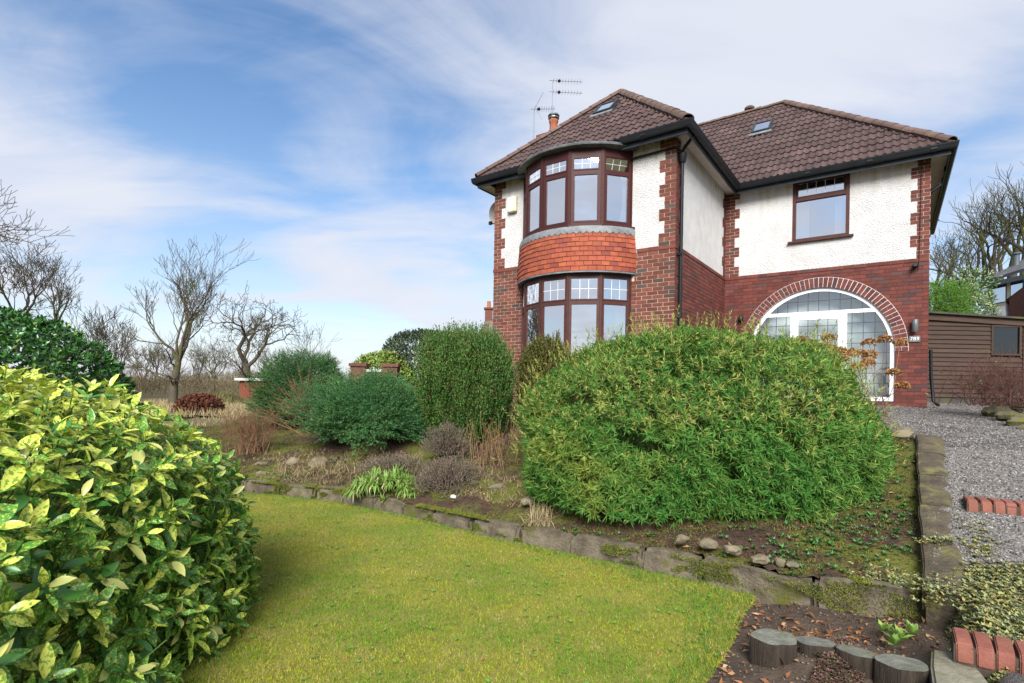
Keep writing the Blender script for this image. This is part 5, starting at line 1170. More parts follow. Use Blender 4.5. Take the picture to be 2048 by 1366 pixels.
mat('gold_conifer', (.070, .085, .016), (.120, .120, .022), 2.5, .6, rand=.28, c3=(.10, .06, .025), p3=.15)
mat('far_evergreen', (.035, .060, .030), (.065, .090, .040), 1.2, .6, rand=.3)
mat('lime_shrub', (.17, .25, .04), (.22, .29, .06), 1.5, .6, rand=.25)
mat('lime_conifer', (.075, .20, .020), (.13, .26, .03), 2, .6, rand=.3)
mat('pale_holly', (.090, .18, .060), (.17, .25, .10), 3, .4, rand=.35, c3=(.36, .40, .22), p3=.2)
mat('bark', (.11, .092, .065), (.070, .058, .042), 5, .95, .6, 20, patch=(.085, .090, .020), patch_scale=2.0, patch_lim=(.52, .62))
mat('bark_mossy', (.066, .057, .038), (.044, .039, .030), 3, .95, patch=(.080, .084, .026), patch_scale=.8, patch_lim=(.45, .6))
mat('bark_dark', (.085, .066, .050), (.060, .046, .036), 3, .95, patch=(.060, .066, .018), patch_scale=.8, patch_lim=(.5, .62))
mat('maroon_twig', (.085, .034, .028), (.13, .060, .042), 6, .85, rand=.2)
mat('red_twig', (.14, .070, .038), (.22, .12, .065), 6, .85, rand=.2)
mat('tan_twig', (.27, .17, .085), (.17, .10, .055), 6, .9, rand=.25)
mat('heather', (.17, .125, .10), (.23, .17, .14), 5, .9, rand=.3, c3=(.06, .08, .03), p3=.25)
mat('beech_leaf', (.17, .058, .032), (.11, .040, .024), 6, .7, rand=.35, translucent=.2)
mat('dry_flower', (.40, .22, .085), (.28, .14, .05), 12, .9, rand=.3, translucent=.25)
mat('strap_leaf', (.16, .30, .045), (.24, .36, .080), 4, .45, rand=.25, translucent=.25, spec=.4, c3=(.36, .38, .15), p3=.15)
mat('straw', (.36, .29, .16), (.26, .20, .10), 6, .9, rand=.25)
mat('moss', (.16, .17, .018), (.085, .11, .016), 9, .95, rand=.25)
mat('weed', (.045, .150, .030), (.090, .20, .045), 6, .5, rand=.3, translucent=.2, c3=(.13, .20, .12), p3=.2)
mat('sedum', (.15, .075, .060), (.10, .06, .05), 8, .7, rand=.3, c3=(.12, .13, .05), p3=.2)
mat('mat_plant', (.17, .22, .11), (.26, .25, .085), 7, .6, rand=.3, c3=(.30, .24, .07), p3=.2)
mat('dead_leaf', (.26, .105, .042), (.15, .060, .028), 14, .75, rand=.4, c3=(.36, .22, .10), p3=.25, translucent=.1)
mat('lawn_blade', (.115, .255, .013), (.285, .315, .022), 1.3, .75, rand=.42, spec=.1, translucent=.25, contrast=(.42, .57), c3=(.38, .33, .09), p3=.12, patch=(.33, .30, .085), patch_scale=4.5, patch_lim=(.56, .72))
mat('edge_blade', (.055, .185, .020), (.090, .21, .030), 2.0, .5, rand=.3, translucent=.3)
mat('pebble', (.17, .155, .142), (.10, .092, .085), 25, .85, rand=.45, c3=(.31, .295, .28), p3=.10)

def plant(name, base, label, cat, group=None): return empty(name, base, 0, label, cat, group)
bz = lambda x, y: float(HB(x, y))
# ---- the big fine-leaved bush --------------------------------------------------------------------
bc = np.array([2.06, 6.05, .60]); brd = np.array([1.94, 1.46, 1.57])
bush = plant('evergreen_bush', (bc[0], bc[1], .55), 'huge mounded bush with fine narrow leaves in front of the porch', 'bush'); bl = np.array(bush.location)
parts = []
def tuck(PN):
    P, N = PN; f = np.clip((P[:, 2] - .30) / .75, 0, 1); k = .86 + .14 * f ** .7; P[:, :2] = bc[:2] + (P[:, :2] - bc[:2]) * k[:, None]; return P, N
def big_bush_pts(n, shell, zmin): return tuck(blob(bc, brd, n, .06, 6.5, 12, zmin, shell, front=(-.2, -.95, .25), power=2.5))
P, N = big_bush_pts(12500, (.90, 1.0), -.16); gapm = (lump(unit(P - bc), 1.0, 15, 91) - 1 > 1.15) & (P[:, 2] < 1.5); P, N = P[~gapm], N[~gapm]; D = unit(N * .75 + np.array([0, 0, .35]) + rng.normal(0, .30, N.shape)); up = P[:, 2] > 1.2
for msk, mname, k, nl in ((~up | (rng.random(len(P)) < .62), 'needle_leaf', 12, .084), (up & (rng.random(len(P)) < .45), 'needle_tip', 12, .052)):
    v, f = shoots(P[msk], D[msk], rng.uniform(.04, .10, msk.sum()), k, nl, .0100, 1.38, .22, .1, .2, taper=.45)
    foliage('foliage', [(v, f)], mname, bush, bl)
P, N = big_bush_pts(9500, (.50, .90), -.16); D = unit(N * .6 + rng.normal(0, .45, N.shape)); foliage('inner_foliage', [shoots(P, D, rng.uniform(.08, .14, len(P)), 9, .06, .009, 1.1, .3)], 'needle_leaf', bush, bl)
P, N = blob(bc, brd, 420, .06, 6.5, 12, .05, (1.0, 1.05), front=(-.2, -.95, .25), power=2.5); D = unit(N * .5 + np.array([0, 0, .8]) + rng.normal(0, .25, N.shape)); foliage('stray_shoots', [shoots(P, D, rng.uniform(.12, .24, len(P)), 14, .055, .008, .9, .2, .3)], 'needle_tip', bush, bl)
S = []; R_ = np.random.default_rng(5)
for i in range(60):
    a = R_.uniform(0, 6.28); el = R_.uniform(.0, 1.2); d = np.array([math.cos(a) * math.cos(el), math.sin(a) * math.cos(el) * .8, math.sin(el)]); grow(S, (bc[0] + R_.normal(0, .3), bc[1] + R_.normal(0, .25), .5), d, .75, .016, 1, R_, .02, .15, (2, 3), .8, .5, 4)
segs_mesh('branches', S, 'twig', bush, bl)
# ---- spotted laurel hedge ------------------------------------------------------------------------
hc = np.array([-3.25, 2.50, .41]); hrd = np.array([1.60, 1.85, 1.05])
hedge = plant('spotted_laurel', (hc[0], hc[1], 0), 'large yellow spotted laurel shrub in the left foreground', 'shrub'); hl = np.array(hedge.location)
def leaf_template(curl, fold, wid):
    ss = [0, .12, .30, .52, .74, .90, 1.0]; ww_ = [.05, .50, .92, 1.0, .72, .32, 0.0]; V = []
    for s_, w_ in zip(ss, ww_):
        z = -curl * s_ * s_; e = .012 * math.sin(s_ * 19)
        V += [(-wid * w_ / 2, s_, z + fold * w_ * wid / 2 + e), (0, s_, z), (wid * w_ / 2, s_, z + fold * w_ * wid / 2 - e)]
    F = []
    for i in range(6):
        for j in (0, 1): F.append((i * 3 + j, i * 3 + j + 1, i * 3 + 4 + j, i * 3 + 3 + j))
    return np.array(V), np.array(F)
TEMPL = [leaf_template(c, f, w) for c, f, w in ((.10, .35, .40), (.28, .25, .44), (.18, .55, .38), (.38, .30, .42))]
lp = []
for n, shell, zmin in ((1700, (.93, 1.0), -.5), (1100, (.76, .93), -.5)):
    P, N = blob(hc, hrd, n, .055, 5, 21, zmin, shell, power=2.6, front=(.75, -.35, .3)); D = unit(N * .9 + np.array([0, 0, .45]) + rng.normal(0, .22, N.shape))
    ok = (P[:, 1] > -.4); P, D = P[ok], D[ok]; lp.append((P, D))
P = np.concatenate([a[0] for a in lp]); D = np.concatenate([a[1] for a in lp]); k = 8; n = len(P)
Pi, Di = np.repeat(P, k, 0), np.repeat(D, k, 0); t = np.tile(np.arange(k) / (k - 1), n); ph = np.repeat(rng.uniform(0, 6.28, n), k) + np.tile(np.arange(k) * 2.4, n)
ref = unit(np.cross(Di, np.array([.31, .52, .79]))); oth = np.cross(Di, ref); rad_ = ref * np.cos(ph)[:, None] + oth * np.sin(ph)[:, None]
an = 1.45 - .95 * t + rng.normal(0, .16, n * k); Y3_ = unit(Di * np.cos(an)[:, None] + rad_ * np.sin(an)[:, None] + np.array([0, 0, -.16])); Z3_ = unit(Di - Y3_ * np.sum(Di * Y3_, 1)[:, None] + rng.normal(0, .18, Y3_.shape)); X3_ = unit(np.cross(Y3_, Z3_)); Z3_ = np.cross(X3_, Y3_)
base = Pi + Di * (.02 + .085 * t)[:, None] + rad_ * .008; Ls = (.055 + .085 * rng.random(n * k) ** 1.1) * (1 - .35 * t ** 3); tv = rng.integers(0, 4, n * k)
gold = (rng.random(n * k) < np.clip((Pi[:, 2] - .72) * .95 + .16, .20, .80)) | ((t > .85) & (rng.random(n * k) < .35))
ctrp = base + Y3_ * Ls[:, None] * .5; dist = np.linalg.norm(ctrp - np.array([0, 0, EYE]), axis=1); view = unit(np.array([0, 0, EYE]) - ctrp)
dep = (ctrp - hc) / hrd; outer = np.linalg.norm(dep, axis=1); pxx = 1024 + F_PX * ctrp[:, 0] / np.maximum(.1, ctrp[:, 1]); pyy = CY - F_PX * (ctrp[:, 2] - EYE) / np.maximum(.1, ctrp[:, 1])
score = np.where((ctrp[:, 1] > .3) & (pxx > 0) & (pxx < 520) & (pyy < 1366) & (np.repeat(np.arange(n) < len(lp[0][0]), k)), Ls ** 2 / dist ** 2 * (.25 + np.abs(np.sum(Z3_ * view, 1))), 0)
pick = np.zeros(n * k, bool); pick[np.argsort(-score)[:300]] = True
tm = {}
for i in np.where(pick)[0]:
    key = (int(tv[i]), bool(gold[i]))
    if key not in tm:
        V_, F_ = TEMPL[key[0]]; me = np_mesh('leaf', V_, [F_], True); me.materials.append(MATS['aucuba_gold' if key[1] else 'aucuba_green']); tm[key] = me
    o = bpy.data.objects.new('leaf', tm[key]); col.objects.link(o); o.parent = hedge; L = Ls[i]; b = base[i] - hl
    o.matrix_basis = Matrix([[X3_[i][r] * L, Y3_[i][r] * L, Z3_[i][r] * L, b[r]] for r in range(3)] + [[0, 0, 0, 1]])
for g_, mname in ((False, 'aucuba_green'), (True, 'aucuba_gold')):
    V, F, o0 = [], [], 0
    for q in range(4):
        ii = np.where((tv == q) & (gold == g_) & ~pick)[0]; T, TF = TEMPL[q]
        v = base[ii][:, None] + (T[None, :, 0:1] * X3_[ii][:, None] + T[None, :, 1:2] * Y3_[ii][:, None] + T[None, :, 2:3] * Z3_[ii][:, None]) * Ls[ii][:, None, None]
        F.append((TF[None] + (np.arange(len(ii)) * len(T))[:, None, None]).reshape(-1, 4) + o0); V.append(v.reshape(-1, 3)); o0 += v.size // 3
    tag(link_mesh('foliage', np_mesh('foliage', np.concatenate(V) - hl, [np.concatenate(F)], True), MATS[mname], hedge), kind='stuff')
S = []
for i in range(n): S.append((P[i] - D[i] * .30, P[i] + D[i] * .11, .005, .003))
R_ = np.random.default_rng(3)
for i in range(50):
    a = R_.uniform(0, 6.28); el = R_.uniform(.2, 1.3); grow(S, (hc[0] + R_.normal(0, .5), hc[1] + R_.normal(0, .6), .0), (math.cos(a) * math.cos(el), math.sin(a) * math.cos(el), math.sin(el)), .42, .014, 1, R_, .05, .12, (2, 3), .7, .4, 4)
segs_mesh('stems', S, 'aucuba_stem', hedge, hl)
# ---- holly hedge behind it -----------------------------------------------------------------------
def leafy(name, c, rad__, n, k, L, nl, nw, m, label, cat, seed, amp=.06, freq=5, ang=1.2, power=2.4, inner=True, group=None, zmin=-.5, upb=.4, branches=14, br=.02):
    c = np.array(c, float); e = plant(name, (c[0], c[1], c[2] - rad__[2] * .9), label, cat, group); l = np.array(e.location)
    P, N = blob(c, rad__, n, amp, freq, seed, zmin, (.92, 1.0), power=power); D = unit(N + np.array([0, 0, upb]) + rng.normal(0, .3, N.shape)); parts = [shoots(P, D, L, k, nl, nw, ang, .3)]
    if inner:
        P, N = blob(c, rad__, n // 2, amp, freq, seed, zmin, (.62, .92), power=power); parts.append(shoots(P, unit(N + rng.normal(0, .4, N.shape)), L, max(5, k - 2), nl, nw * 1.2, ang, .4))
    foliage('foliage', parts, m, e, l); S = []; R = np.random.default_rng(seed)
    for i in range(branches):
        a = R.uniform(0, 6.28); el = R.uniform(.5, 1.5); d = np.array([math.cos(a) * math.cos(el), math.sin(a) * math.cos(el), math.sin(el)]); S2 = (c[0], c[1], c[2] - rad__[2] * .95); grow(S, S2, d, max(rad__) * .55, br, 1, R, .05, .12, (2, 3), .6, .5, 4)
    segs_mesh('branches', S, 'twig', e, l); return e
leafy('holly_hedge', (-6.6, 6.4, .52), (1.72, 1.5, 1.72), 4200, 7, .10, .075, .042, 'holly', 'dark glossy holly hedge behind the spotted laurel', 'hedge', 31, power=2.6)
# ---- conifers in the bed -------------------------------------------------------------------------
def upright_conifer(name, c, rad__, n, m, label, seed, strand=.36):
    c = np.array(c, float); e = plant(name, (c[0], c[1], c[2] - rad__[2]), label, 'conifer'); l = np.array(e.location); parts = []
    for nn, sh in ((n, (.93, 1.0)), (n // 2, (.65, .93))):
        P, N = blob(c, rad__, nn, .06, 9, seed, -.93, sh, power=2.3); 
        f = np.clip((P[:, 2] - (c[2] - rad__[2])) / (2 * rad__[2]), 0, 1); P[:, :2] = c[:2] + (P[:, :2] - c[:2]) * (.66 + .36 * f ** .6)[:, None]      # narrower at the foot
        az = np.arctan2(P[:, 1] - c[1], P[:, 0] - c[0]); rib = 1 + .085 * np.sin(az * 13 + seed + .6 * np.sin(P[:, 2] * 3)) + .04 * np.sin(az * 29 + P[:, 2] * 2); P[:, :2] = c[:2] + (P[:, :2] - c[:2]) * rib[:, None]
        D = unit(N * .22 + np.array([0, 0, 1.0]) + rng.normal(0, .12, N.shape)); P[:, 2] -= strand * .4
        parts.append(shoots(P, D, strand * rng.uniform(.6, 1.2, len(P)), 18, .036, .014, .75, .25, .0))
    foliage('foliage', parts, m, e, l); S = []; R = np.random.default_rng(seed)
    for i in range(16): a = R.uniform(0, 6.28); grow(S, (c[0], c[1], c[2] - rad__[2] - .1), (math.cos(a) * .35, math.sin(a) * .35, 1), rad__[2] * 1.1, .02, 1, R, .1, .06, (2, 2), .6, .25, 4)
    segs_mesh('branches', S, 'twig', e, l)
upright_conifer('upright_yew', (-.70, 8.05, 1.40), (.70, .62, .86), 5200, 'yew', 'dense upright green conifer with vertical plumes left of the house', 41)
upright_conifer('golden_conifer', (.55, 8.7, 1.42), (.44, .45, .86), 2600, 'gold_conifer', 'olive gold conifer between the upright conifer and the big bush', 43, .16)
def spray_conifer(name, c, rad__, n, m, label, seed, droop=.1, sl=.38, out=1.0, zmin=-.45, amp=.17):
    c = np.array(c, float); e = plant(name, (c[0], c[1], c[2] - rad__[2] * .8), label, 'conifer'); l = np.array(e.location); parts = []
    for nn, sh in ((n, (.84, 1.0)), (n // 2, (.5, .84))):
        P, N = blob(c, rad__, nn, amp, 6, seed, zmin, sh); D = unit(N * np.array([1, 1, .55]) * out + np.array([0, 0, .25]) + rng.normal(0, .25, N.shape)); P = P - D * sl * .5
        # each spray: a flat frond of side twigs with scale needles
        k = 7; Pi, Di = np.repeat(P, k, 0), np.repeat(D, k, 0); t = np.tile(np.linspace(.15, 1, k), len(P)); sd = np.repeat(unit(np.cross(D, np.array([0, 0, 1.0]))), k, 0) * np.where(np.tile(np.arange(k), len(P)) % 2, 1, -1)[:, None]
        d2 = unit(Di * .8 + sd * .65 * (1 - .7 * t)[:, None] + np.array([0, 0, -droop]) + rng.normal(0, .15, Di.shape)); parts.append(shoots(Pi + Di * (sl * t)[:, None], d2, .10 * rng.uniform(.7, 1.2, len(Pi)), 9, .026, .011, .7, .3, .0))
    foliage('foliage', parts, m, e, l); S = []; R = np.random.default_rng(seed)
    for i in range(22): a = R.uniform(0, 6.28); el = R.uniform(.1, 1.1); grow(S, (c[0], c[1], c[2] - rad__[2] * .8), (math.cos(a) * math.cos(el), math.sin(a) * math.cos(el), math.sin(el)), max(rad__) * .6, .02, 1, R, .05, .1, (2, 3), .6, .5, 4)
    segs_mesh('branches', S, 'twig', e, l)
spray_conifer('blue_juniper', (-2.22, 8.4, .96), (.88, .78, .60), 1900, 'juniper', 'blue-green feathery juniper spreading in the middle of the bed', 51, sl=.36, amp=.24)
spray_conifer('dark_cypress', (-4.25, 10.7, 1.12), (.90, .85, .84), 1900, 'cypress', 'dark green bushy conifer left of the blue-green juniper', 53, sl=.22)
# ---- bare and brown shrubs -----------------------------------------------------------------------
def twiggy(name, base, n, L, r, m, label, cat, seed, spread=.9, lean=(0, 0, 0), lev=2, wander=.16, up=.05, kids=(2, 3), foot=.12, leafm=None, nleaf=0, lsz=.02, ratio=.7, group=None, side=.45):
    e = plant(name, base, label, cat, group); S = []; R = np.random.default_rng(seed)
    for i in range(n):
        a = R.uniform(0, 6.28); el = R.uniform(math.pi / 2 - spread, math.pi / 2); d = np.array([math.cos(a) * math.cos(el), math.sin(a) * math.cos(el), math.sin(el)]) + np.array(lean); grow(S, np.array(base) + np.array([R.normal(0, foot), R.normal(0, foot), 0]), d, L * R.uniform(.6, 1.1), r, lev, R, up, wander, kids, ratio, .45, 4, .0022, side)
    tag(segs_mesh('stems', S, m, e, np.array(base)), kind='stuff')
    if nleaf:
        ends = np.array([s[1] for s in S]); q = ends[R.integers(0, len(ends), nleaf)] + R.normal(0, .02, (nleaf, 3)); d = rdir(nleaf, R); foliage('leaves', [leaves(q, d, perp(d, R), lsz * R.uniform(.6, 1.3, nleaf), lsz * .55)], leafm, e, np.array(base))
    return e
def gp(px, py, Y): p = atd(px, py, Y); return (p.x, p.y, p.z)
twiggy('brown_twig_shrub', gp(495, 905, 8.4), 60, .34, .006, 'red_twig', 'rounded brown twiggy shrub at the left end of the bed', 'shrub', 61, .75, foot=.16)
twiggy('arching_bare_shrub', gp(655, 868, 8.2), 40, .62, .009, 'red_twig', 'bare orange stems arching left from under the juniper', 'shrub', 62, .95, lean=(-1.15, -.05, .1), lev=1, wander=.07, up=.03, kids=(2, 2), ratio=.8, side=.25)
twiggy('tall_bare_stems', gp(625, 860, 9.0), 7, .75, .006, 'red_twig', 'few tall thin bare twigs rising above the juniper', 'shrub', 63, .4, lean=(-.25, 0, .4), lev=1, wander=.06, up=.1, ratio=.6, side=.2)
twiggy('dry_stem_clump', gp(985, 945, 6.9), 34, .42, .006, 'tan_twig', 'clump of dry tan stems left of the big bush', 'shrub', 64, .5, lev=1, wander=.07, up=.12, kids=(1, 2), foot=.14, leafm='dry_flower', nleaf=160, lsz=.03)
def heath(px, py, Y, rx, rz, label, seed, n=900):
    b = gp(px, py, Y); e = plant('heather', b, label, 'heather', 'heathers in the bed'); R = np.random.default_rng(seed); P, N = blob((b[0], b[1], b[2]), (rx, rx * .8, rz), n, .12, 6, seed, .0, (.45, 1.0), R); D = unit(N + np.array([0, 0, .9]) + R.normal(0, .3, N.shape))
    foliage('sprigs', [shoots(P - D * .05, D, .09 * R.uniform(.6, 1.3, len(P)), 12, .016, .008, .7, .3, .0, r=R)], 'heather', e, np.array(b)); S = [(np.array(b) + R.normal(0, .05, 3) * [1, 1, 0], p, .004, .002) for p in P[:160]]; segs_mesh('stems', S, 'twig', e, np.array(b))
heath(900, 975, 6.6, .46, .40, 'grey-brown heather mound beside the green strap-leaved tuft', 71, 1500); heath(895, 905, 7.2, .36, .40, 'grey-green heather behind the brown heather mound', 72); heath(790, 940, 7.2, .50, .20, 'low brown heather with pale flower spikes behind the green tuft', 73)
twiggy('bare_rose', gp(2005, 812, 9.3), 120, .46, .006, 'maroon_twig', 'leafless dark red shrub in front of the brown shed', 'shrub', 65, 1.25, lev=2, wander=.26, up=.04, foot=.30, leafm='weed', nleaf=60, lsz=.06)
# ---- strap-leaved tufts --------------------------------------------------------------------------
def straps(S_, P0, n, L, W, R, lean=.9, droop=.5, segn=4):
    az = R.uniform(0, 6.28, n); el = R.uniform(math.pi / 2 - lean, math.pi / 2, n); d = np.stack([np.cos(az) * np.cos(el), np.sin(az) * np.cos(el), np.sin(el)], 1); s = unit(np.cross(d, np.array([0, 0, 1.0])) + 1e-6); p = P0 + R.normal(0, .03, (n, 3)) * [1, 1, 0]; L_ = L * R.uniform(.55, 1.1, n); V = []; wd = [1, 1, .8, .45, 0][:segn + 1]
    for i in range(segn + 1):
        V += [p - s * W * .5 * wd[i], p + s * W * .5 * wd[i]]; d = unit(d + np.array([0, 0, -droop / segn])); p = p + d * (L_ / segn)[:, None]
    V = np.stack(V, 1); m = 2 * (segn + 1); b = np.arange(n)[:, None, None] * m; q = np.array([[2 * i, 2 * i + 1, 2 * i + 3, 2 * i + 2] for i in range(segn)])[None] + b; S_.append((V.reshape(-1, 3), q.reshape(-1, 4)))
def tuft(name, spots, n, L, W, m, label, seed, droop=.9, lean=1.2, cat='tuft', group=None):
    b = np.array(spots[0], float); e = plant(name, tuple(b), label, cat, group); R = np.random.default_rng(seed); T = []
    for s_ in spots: straps(T, np.array(s_), n, L, W, R, lean, droop)
    v, f = merge(T); link_mesh('blades', np_mesh('blades', v - b, [f], False), MATS[m], e); return e
c_ = atd(775, 985, 6.75); tuft('strap_leaf_tuft', [(c_.x + a * .40, c_.y + b * .25, c_.z + h + .16 * (1 - a * a)) for a, b, h in [(R_.uniform(-1, 1), R_.uniform(-1, 1), R_.uniform(-.02, .06)) for _ in range(46)]], 40, .20, .019, 'strap_leaf', 'bright green strap-leaved tuft spilling over the kerb', 81, 2.4, 1.35)
c_ = atd(768, 1000, 6.45); tuft('strap_leaf_tuft', [(c_.x, c_.y, c_.z)], 26, .20, .013, 'strap_leaf', 'small green offshoot hanging over the kerb below the large tuft', 82, 1.3)
c_ = atd(690, 948, 7.6); tuft('strap_leaf_tuft', [(c_.x, c_.y, c_.z), (c_.x + .15, c_.y, c_.z)], 40, .16, .012, 'strap_leaf', 'small green tuft left of the large strap-leaved tuft', 83)
c_ = atd(1085, 1042, 5.35); tuft('dry_grass_tuft', [(c_.x + R_.normal(0, .12), c_.y + R_.normal(0, .06), c_.z) for _ in range(7)], 60, .26, .005, 'straw', 'pale dry grass tuft drooping over the kerb', 84, 1.7, 1.4)
c_ = atd(650, 945, 7.4); tuft('dry_grass_tuft', [(c_.x + R_.normal(0, .35), c_.y + R_.normal(0, .12), c_.z) for _ in range(10)], 40, .22, .005, 'straw', 'straw coloured dry grass along the kerb at the left', 85, 1.5, 1.4)
# ---- dried hydrangea heads -----------------------------------------------------------------------
hy = [(1607, 683, 6.6), (1625, 690, 6.5), (1655, 677, 6.6), (1650, 693, 6.5), (1668, 702, 6.4), (1682, 704, 6.5), (1703, 707, 6.4), (1722, 709, 6.5), (1738, 687, 6.6), (1740, 711, 6.4), (1735, 727, 6.3), (1684, 719, 6.3), (1716, 735, 6.2), (1769, 680, 6.6), (1800, 686, 6.7), (1788, 746, 6.3), (1805, 773, 6.2)]
hb = gp(1745, 850, 6.55); he = plant('hydrangea', hb, 'dead hydrangea with dry brown flower heads behind the big bush', 'shrub'); S = []; R = np.random.default_rng(9)
for px, py, Y in hy:
    p = np.array(atd(px, py, Y)); r = .066 if py < 740 else .06; P, N = blob(p, (r * 1.1, r * 1.1, r * .78), 170, .08, 5, int(px), -.35, (.8, 1.0), R); d = unit(N * .5 + rdir(len(P), R)); foliage('flower_head', [leaves(P, d, perp(d, R), .030 * R.uniform(.7, 1.2, len(P)), .026)], 'dry_flower', he, np.array(hb))
    q = np.array(hb) + [R.normal(0, .12), R.normal(0, .08), 0]; m1 = (p + q) / 2 + R.normal(0, .05, 3); S += [(q, m1, .007, .005), (m1, p, .005, .004)]
    if R.random() < .6: t_ = m1 + (p - m1) * .4; S.append((t_, t_ + R.normal(0, .1, 3) + [0, 0, .16], .004, .002))
segs_mesh('stems', S, 'tan_twig', he, np.array(hb))
leafy('beech_bush', (-8.35, 14.1, .70), (.54, .45, .38), 900, 6, .10, .06, .042, 'beech_leaf', 'clipped bush with red-brown dead leaves beyond the bed', 'bush', 33)
# ---- bare trees ----------------------------------------------------------------------------------
def tree(name, base, H, r, seed, label, m='bark', group='bare trees on the left', **kw):
    e = plant(name, base, label, 'tree', group); R = np.random.default_rng(seed); o = dict(trunk=.30, lev=4, up=.10, wander=.16, kids=(3, 4), ratio=.72, spread=.55, lean=(0, 0, 1), nseg=5, side=.45, low=0, minr=.006); o.update(kw); S = []; b = np.array(base, float); d = np.array(o['lean'], float); p = b - [0, 0, .3]; th = H * o['trunk']; T = []
    for i in range(4): d = unit(d + R.normal(0, .05, 3)); q = p + d * (th + .3) / 4; T.append((p, q, r * (1.25 - .12 * i), r * (1.13 - .12 * i))); p = q
    segs_mesh('trunk', T, m, e, b); k = o['kids'][1] if 'limbs' not in o else o['limbs']; L = H * (1 - o['trunk']) * .40; ph = R.uniform(0, 6.28)
    for j in range(k):
        a = ph + 2 * math.pi * j / k + R.normal(0, .25); sp = o['spread'] * R.uniform(.45, 1.1); nd = np.array([math.cos(a) * math.sin(sp), math.sin(a) * math.sin(sp), math.cos(sp)]); grow(S, p - d * R.uniform(0, .15) * th, nd, L * R.uniform(.85, 1.2), r * R.uniform(.36, .52), o['lev'] - 1, R, o['up'], o['wander'], o['kids'], o['ratio'], o['spread'], o['nseg'], o['minr'], o['side'])
    for j in range(o['low']):
        a = R.uniform(0, 6.28); grow(S, b + np.array(o['lean']) * th * R.uniform(.35, .95), (math.cos(a), math.sin(a), .35), H * .20, r * .22, 2, R, .0, .16, (2, 3), .75, .5, 5, o['minr'], .5)
    segs_mesh('branches', S, m, e, b); return e
p = atd(345, 808, 17); tree('bare_tree', (p.x, p.y, p.z), 4.6, .12, 104, 'tall vase-shaped bare tree with mossy trunk, second from the shed', trunk=.30, lev=5, limbs=6, spread=.52, up=.12, wander=.15, kids=(2, 3), ratio=.70, low=7, minr=.005)
p = atd(490, 790, 27); tree('bare_tree', (p.x, p.y, p.z), 5.8, .26, 107, 'gnarled bare tree with forked trunk beside the red-brown shed', trunk=.28, lev=5, limbs=3, spread=.85, up=.08, wander=.30, kids=(2, 3), ratio=.70, low=2, minr=.010)
for i, (px, py, Y, H, r, seed, kw, lab) in enumerate([
    (116, 720, 24, 4.2, .17, 111, dict(limbs=3, spread=.45, trunk=.34, kids=(2, 3), lev=4), 'slim bare tree with few upright limbs above the holly hedge'),
    (205, 800, 22, 3.9, .10, 112, dict(limbs=7, spread=.55, trunk=.12, kids=(2, 3), lev=4), 'many-stemmed bare tree at the end of the holly hedge'),
    (232, 800, 25, 4.2, .12, 119, dict(limbs=4, spread=.45, trunk=.2, kids=(2, 4), lev=4), 'bare tree with a thick sweeping limb right of the many-stemmed tree'),
    (30, 690, 24, 4.6, .19, 113, dict(limbs=4, spread=.6, trunk=.25, kids=(3, 3), lev=5), 'dense bare tree at the left picture edge'),
    (-130, 700, 17, 5.4, .20, 114, dict(limbs=5, spread=.8, trunk=.25, kids=(3, 3), lev=5), 'large bare tree reaching in from beyond the left edge'),
    (285, 800, 34, 3.8, .10, 115, dict(limbs=4, lev=4), 'small bare orchard tree left of the mossy-trunked tree'), (310, 800, 38, 4.2, .11, 116, dict(limbs=4, lev=4), 'thin far bare tree behind the mossy-trunked tree'),
    (425, 792, 33, 3.9, .13, 117, dict(limbs=5, spread=.8, lev=4), 'low spreading bare tree between the two large trees'), (398, 795, 42, 4.4, .12, 118, dict(limbs=4, lev=4), 'far bare tree right of the mossy trunk'),
    (620, 770, 30, 4.0, .06, 120, dict(limbs=5, spread=.6, trunk=.1, lev=3), 'thin bare sapling showing above the dark conifer')]):
    p = atd(px, py, Y); kw = dict(dict(minr=.0085, kids=(3, 3)), **kw); tree('bare_tree', (p.x, p.y, p.z), H, r * .72, seed, lab, 'bark_dark', **kw)
# wood on the hill behind the neighbour
for i, (px, py, Y, H, r, seed, lab) in enumerate([(1885, 640, 38, 8.5, .22, 201, 'bare tree nearest the house corner in the wood'), (1905, 640, 34, 7.5, .20, 202, 'mossy leaning bare tree behind the green conifer'), (1925, 640, 36, 9.0, .28, 203, 'thick mossy bare tree behind the holly tree'), (1965, 600, 38, 9.5, .26, 204, 'bare tree left of the roof flue in the wood'), (1990, 600, 37, 10.5, .30, 205, 'tall bare tree behind the roof flue'),
     (2022, 580, 38, 11, .34, 206, 'large curved bare tree above the slate roof'), (2046, 580, 36, 11, .36, 207, 'thick bare tree at the right edge of the wood'), (2075, 580, 40, 11, .34, 208, 'bare tree cut by the right picture edge'), (1945, 600, 46, 9.5, .24, 209, 'slender bare tree deep in the wood'), (1872, 620, 48, 9.0, .22, 210, 'bare tree half hidden by the house gutter'), (2005, 590, 50, 12.5, .26, 211, 'far bare tree in the middle of the wood')]):
    p = atd(px, py, Y); tree('bare_tree', (p.x, p.y, p.z), H * .74, r * .8, seed, lab, 'bark_mossy', 'bare trees in the wood on the right', trunk=.32, lev=4, limbs=4, spread=.55, wander=.19, kids=(2, 3), ratio=.76, minr=.010, side=.34, up=.08)
